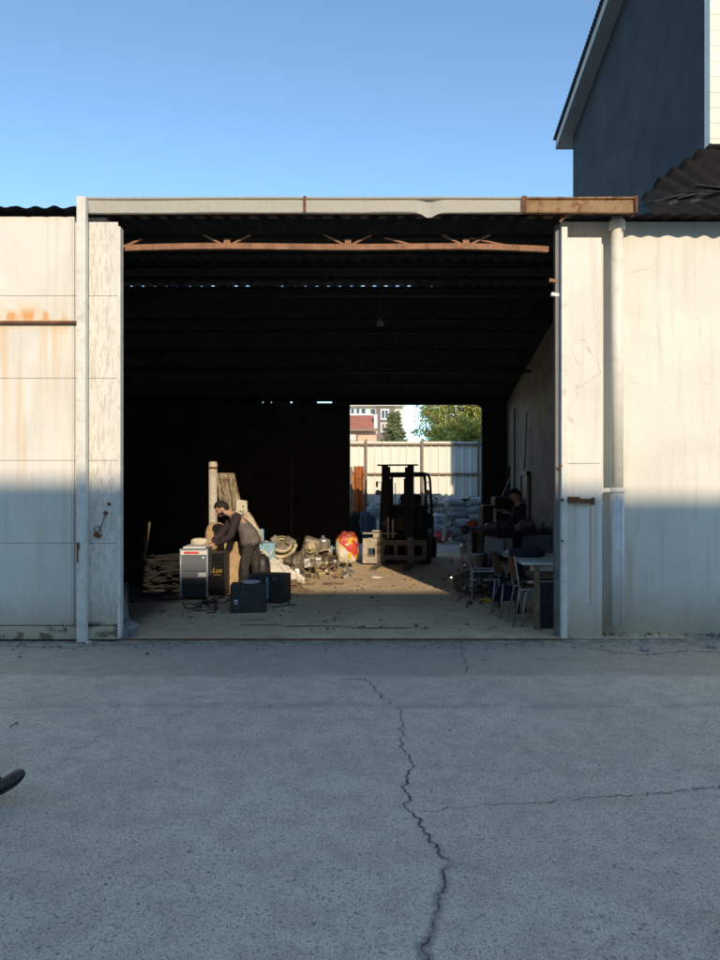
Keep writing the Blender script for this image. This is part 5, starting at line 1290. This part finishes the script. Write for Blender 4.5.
for k in range(12):
    c = P(rs.uniform(484, 528), rs.uniform(523, 527), 11.4); mb.box(c, (.02, .02, .015), (1, rs.random(), 0))
tag(mb.build('scrap_parts', m_inox), 'bright bits of metal glinting in the right-hand clutter', 'scrap', kind='stuff')
# wrapped bundle with an orange thing on it
mb = MB(); mb.blob((0, 0, .42), (.62, .5, .60), amp=.22, freq=2.6, sub=4, seed=5); mb.blob((.08, .05, .75), (.46, .4, .34), amp=.25, freq=3, sub=4, seed=9); mb.blob((0, 0, .12), (.55, .45, .3), amp=.2, sub=3)
place(tag(mb.build('plastic_bundle', m_plast), 'heap of grey plastic wrapping left of the workbench', 'bundle'), (P(479, 0, 12.6).x, 12.6, 0))
K = thing('cap', 'orange cap lying on the grey plastic wrapping', 'cap', P(472, 523.5, 12.4)); MB().blob((0, 0, 0), (.19, .2, .13), amp=.06, sub=3, flat=True).build('crown', m_orange, K); MB().blob((-.1, -.05, -.03), (.16, .14, .02), (0, -.3, 0), .05, sub=3).build('peak', m_orange, K)
mb = MB(); mb.blob((0, 0, 0), (.13, .1, .16), (0, .6, 0), .3, 3, 3, 1, 4); place(tag(mb.build('glove', m_black), 'black glove hanging off the grey plastic wrapping', 'glove'), P(465, 530, 12.3))
mb = MB(); mb.blob((0, 0, 0), (.16, .1, .13), (0, .6, 0), .35, 3, 3, 1, 7); place(tag(mb.build('foil', m_inox), 'scrunched shiny foil below the black glove', 'foil'), P(462, 546, 12.3))
mb = MB(); mb.bar((0, 0, 0), (.02, .02, 1.25), .05, .03); place(tag(mb.build('stick', m_dullwhite), 'dull upright stick between the plastic wrapping and the bench', 'stick'), (P(494, 0, 12.3).x, 12.3, 0))
mb = MB(); mb.bar((0, 0, 0), (.16, .05, .34), .02, .01); place(tag(mb.build('blade', m_inox), 'thin shining blade standing slanted above the left end of the bench', 'blade'), P(502, 496, 12.2) - V((0, 0, .0)))
for (x0, x1, y0, lb) in ((484, 492, 505, 'dark cabinet against the back wall beside the rear opening'), (496, 510, 497, 'black covered machine right of the dark cabinet')):
    a = P(x0, 0, 15.8); b = P(x1, 0, 15.8); h = P(0, y0, 15.8).z; mb = MB(); mb.box((0, 0, 0), (b.x - a.x + .3, .5, h), (0, 0, 0), .04); mb.wobble(.02, 3)
    place(tag(mb.build('cabinet', m_steel), lb, 'cabinet'), ((a.x + b.x) / 2 + .1, 15.9, h / 2))

# ------------------------------------------------------------------ the back yard
def bag(px, py, Y, s, m, label, seed, rot=0, group=None):
    mb = MB(); mb.blob((0, 0, 0), s, (0, rot, 0), .13, 1.7, 4, .72, seed)
    for v in mb.bm.verts: v.co += .012 * V((0, noise.noise(v.co * 14 + V((seed, 0, 0))), noise.noise(v.co * 17)))
    place(tag(mb.build('sack', m), label, 'sack', group), P(px, py, Y))
GRP = 'pale sacks stacked in the back yard'
rows = [(539.5, [463, 481, 497]), (532.5, [460, 478, 494]), (525.5, [462, 480, 497]), (518.5, [458, 476, 493]), (511.5, [456, 474, 492]), (504.5, [454, 472, 490])]
nm = ['bottom', 'second', 'third', 'fourth', 'fifth', 'top']; pos_ = ['left', 'middle', 'right']; sd = 0
for i, (y, xx) in enumerate(rows):
    for j, x in enumerate(xx):
        sd += 1; bag(x + rs.gauss(0, 1.2), y + rs.gauss(0, .6) - 2.0, 21.0 + rs.gauss(0, .08), (.60, .45, .27), m_bag, f'pale sack in the {nm[i]} layer of the yard stack, {pos_[j]} in its row', sd, rs.gauss(0, .10), GRP)
bag(441, 537, 20.7, (.42, .3, .3), m_redp, 'dark red sack under the two printed white sacks', 40)
bag(440, 528, 20.8, (.44, .35, .30), m_bagb, 'white sack with blue print, lower of two beside the forklift', 41, 0, 'white sacks with blue print')
bag(439.5, 518.5, 20.8, (.44, .35, .30), m_bagb, 'white sack with blue print, upper of two beside the forklift', 42, .1, 'white sacks with blue print')
mb = MB(); mb.bar(P(443, 541, 20.3), P(447.5, 500, 20.6), .09, .04); tag(mb.build('plank', mat('pale_plank', (.42, .40, .36))), 'pale plank leaning upright against the stacked sacks', 'plank')
mb = MB(); mb.bar(P(433, 512, 20.5), P(446, 509, 20.5), .07, .04); tag(mb.build('plank', MATS['pale_plank']), 'pale plank lying level across the printed white sacks', 'plank')
mb = MB(); mb.bar(P(448, 500, 20.9), P(470, 499.5, 20.9), .12, .05); tag(mb.build('plank', m_darkwood), 'dark plank on top of the stacked sacks', 'plank')
mb = MB()
for k in range(14): mb.bar(P(rs.uniform(468, 486), rs.uniform(498, 506), 20.9), P(rs.uniform(468, 490), rs.uniform(494, 505), 21.0), .025, .02)
tag(mb.build('branches', m_darkwood), 'tangle of thin branches on the right of the sack stack', 'branches', kind='stuff')
K = thing('rusty_column', 'tall rust-orange steel section standing in the yard left of the forklift', 'steel section', (P(358.5, 0, 22.2).x, 22.2, 0))
mb = MB(); h = P(0, 466, 21.9).z
mb.grid(lambda u, v: V((-.15 + .31 * u, .06 * math.cos(u * 9), h * v + (.05 * noise.noise(V((u * 7, 0, 0))) if v == 1 else 0))), 14, 6, .01); mb.b2((-.19, -.02, 0), (-.155, .02, h - .25)); mb.build('sheet', m_rustor, K)
mb = MB(); mb.b2((.17, -.03, 0), (.21, .01, h - .1)); mb.build('pipe', m_rust, K)
mb = MB(); mb.b2((-.04, 0, 0), (.03, .05, P(0, 467, 21.9).z)); place(tag(mb.build('post', m_post), 'thin brown upright left of the rust-orange steel section', 'post'), (P(351.5, 0, 21.9).x, 21.9, 0))
for k, (px, py, s, m, lb) in enumerate(((367, 527, (.5, .4, .9), m_blue, 'dark blue covered bundle between the steel section and the forklift'), (374, 512, (.4, .3, .45), m_bag, 'grey sack on the dark bundle left of the forklift mast'), (356, 528, (.5, .3, .9), m_darkwood, 'dark brown heap at the foot of the rust-orange section'))):
    mb = MB(); mb.blob((0, 0, 0), s, amp=.2, freq=2.2, sub=4, sq=.7, seed=k + 50); q = P(px, py, 20.9); place(tag(mb.build('bundle', m), lb, 'bundle'), q)
mb = MB(); mb.tube([P(365.5, 556, 17.3), P(366, 480, 17.3)], .014, 6); tag(mb.build('rod', m_dullwhite), 'thin pale rod standing upright left of the forklift', 'rod')

# ------------------------------------------------------------------ small stones and weeds along the wall foot
mb = MB(); rs = random.Random(77)
for k in range(420):
    x = rs.uniform(-4.2, 4.2); y = 7.9 - abs(rs.gauss(0, .35)) - (.35 if x < 2.1 else 0); s = rs.uniform(.004, .016) * (1.6 if rs.random() < .06 else 1)
    if -2.5 < x < 2.1 and rs.random() < .6: continue
    mb.blob((x, y, s * .4), (s * 2, s * 1.6, s * 1.2), amp=.3, sub=1, seed=k, smooth=False)
for k in range(260):
    x = rs.uniform(-2.6, 2.8); y = rs.uniform(2.2, 7); s = rs.uniform(.002, .005); mb.blob((x, y, s * .4), (s * 2, s * 2, s), amp=.3, sub=1, seed=k, smooth=False)
tag(mb.build('gravel', m_rubble), 'loose grit and small stones along the foot of the wall', 'gravel', kind='stuff')
for (px, py, s, lb) in ((645, 651, .055, 'pale stone lying on the dirt in front of the right wall'), (711, 648, .05, 'pale stone at the right edge of the picture by the wall'), (485, 661, .02, 'tiny white pebble on the asphalt before the right of the doorway')):
    mb = MB(); mb.blob((0, 0, 0), (s * 2, s * 1.6, s * 1.2), amp=.3, sub=2, seed=px, smooth=False); place(tag(mb.build('stone', m_conc), lb, 'stone'), gp(px, py, s * .4))
bm = bmesh.new()
for k in range(46):
    c = V((rs.uniform(2.2, 4.1), 7.86 - abs(rs.gauss(0, .1)), .0)) if k < 40 else V((rs.uniform(-4, -2.6), 7.5, 0))
    for j in range(7):
        a = rs.random() * 6.28; L = rs.uniform(.02, .06); d = V((math.cos(a) * .6, math.sin(a) * .6, .8)) * L; w = V((-math.sin(a), math.cos(a), 0)) * .004
        bm.faces.new([bm.verts.new(c - w), bm.verts.new(c + w), bm.verts.new(c + d)])
me = bpy.data.meshes.new('weeds'); bm.to_mesh(me); bm.free(); me.materials.append(leaf_mat('weed', (.09, .09, .04))); tag(link('weeds', me), 'dry little weeds at the foot of the right wall', 'weeds', kind='stuff')
tag(MB().tube([gp(10, 728, .008), gp(17, 724, .012), gp(18, 725, .004)], .0035, 5).build('twig', m_darkwood), 'small dark twig lying on the paving near the left edge', 'twig')
mb = MB(); mb.b2((-2.5, 7.55, 0), (2.12, 7.60, .012)); tag(mb.build('door_track', m_rust), kind='structure')

# ------------------------------------------------------------------ light, sky, camera
w = bpy.data.worlds.new('World'); scene.world = w; w.use_nodes = True; nt = w.node_tree; nt.nodes.clear()
sky = nt.nodes.new('ShaderNodeTexSky'); sky.sky_type = 'NISHITA'; sky.sun_disc = False
sky.sun_elevation = math.asin(SUND.z); sky.sun_rotation = math.atan2(SUND.x, SUND.y)
sky.air_density = .7; sky.dust_density = .05; sky.ozone_density = 2.6; sky.altitude = 50
bg = nt.nodes.new('ShaderNodeBackground'); bg.inputs['Strength'].default_value = .15
wo = nt.nodes.new('ShaderNodeOutputWorld'); tn = nt.nodes.new('ShaderNodeMix'); tn.data_type = 'RGBA'; tn.blend_type = 'MULTIPLY'; tn.inputs[0].default_value = 1; tn.inputs[7].default_value = (.93, .985, .88, 1); nt.links.new(sky.outputs[0], tn.inputs[6]); nt.links.new(tn.outputs[2], bg.inputs[0]); nt.links.new(bg.outputs[0], wo.inputs[0])
sl_ = bpy.data.lights.new('sun', 'SUN'); sl_.energy = 1.9; sl_.angle = R(.5); sl_.color = (1, .84, .62)
so = bpy.data.objects.new('sun', sl_); COL.objects.link(so); so.rotation_euler = SUND.to_track_quat('Z', 'Y').to_euler()
so.location = SUND * 40
cam = bpy.data.cameras.new('camera'); co = bpy.data.objects.new('camera', cam); COL.objects.link(co)
co.location = (0, 0, CH); co.rotation_euler = (R(90), 0, 0); cam.sensor_fit = 'VERTICAL'; cam.sensor_height = 32; cam.lens = 24
cam.shift_y = 8 / 960; cam.clip_end = 2000; cam.clip_start = .05; scene.camera = co
scene.view_settings.view_transform = 'Standard'; scene.view_settings.look = 'None'; scene.view_settings.gamma = 1
scene.view_settings.use_curve_mapping = False; scene.view_settings.exposure = 1.1
scene.cycles.max_bounces = 8; scene.cycles.diffuse_bounces = 5
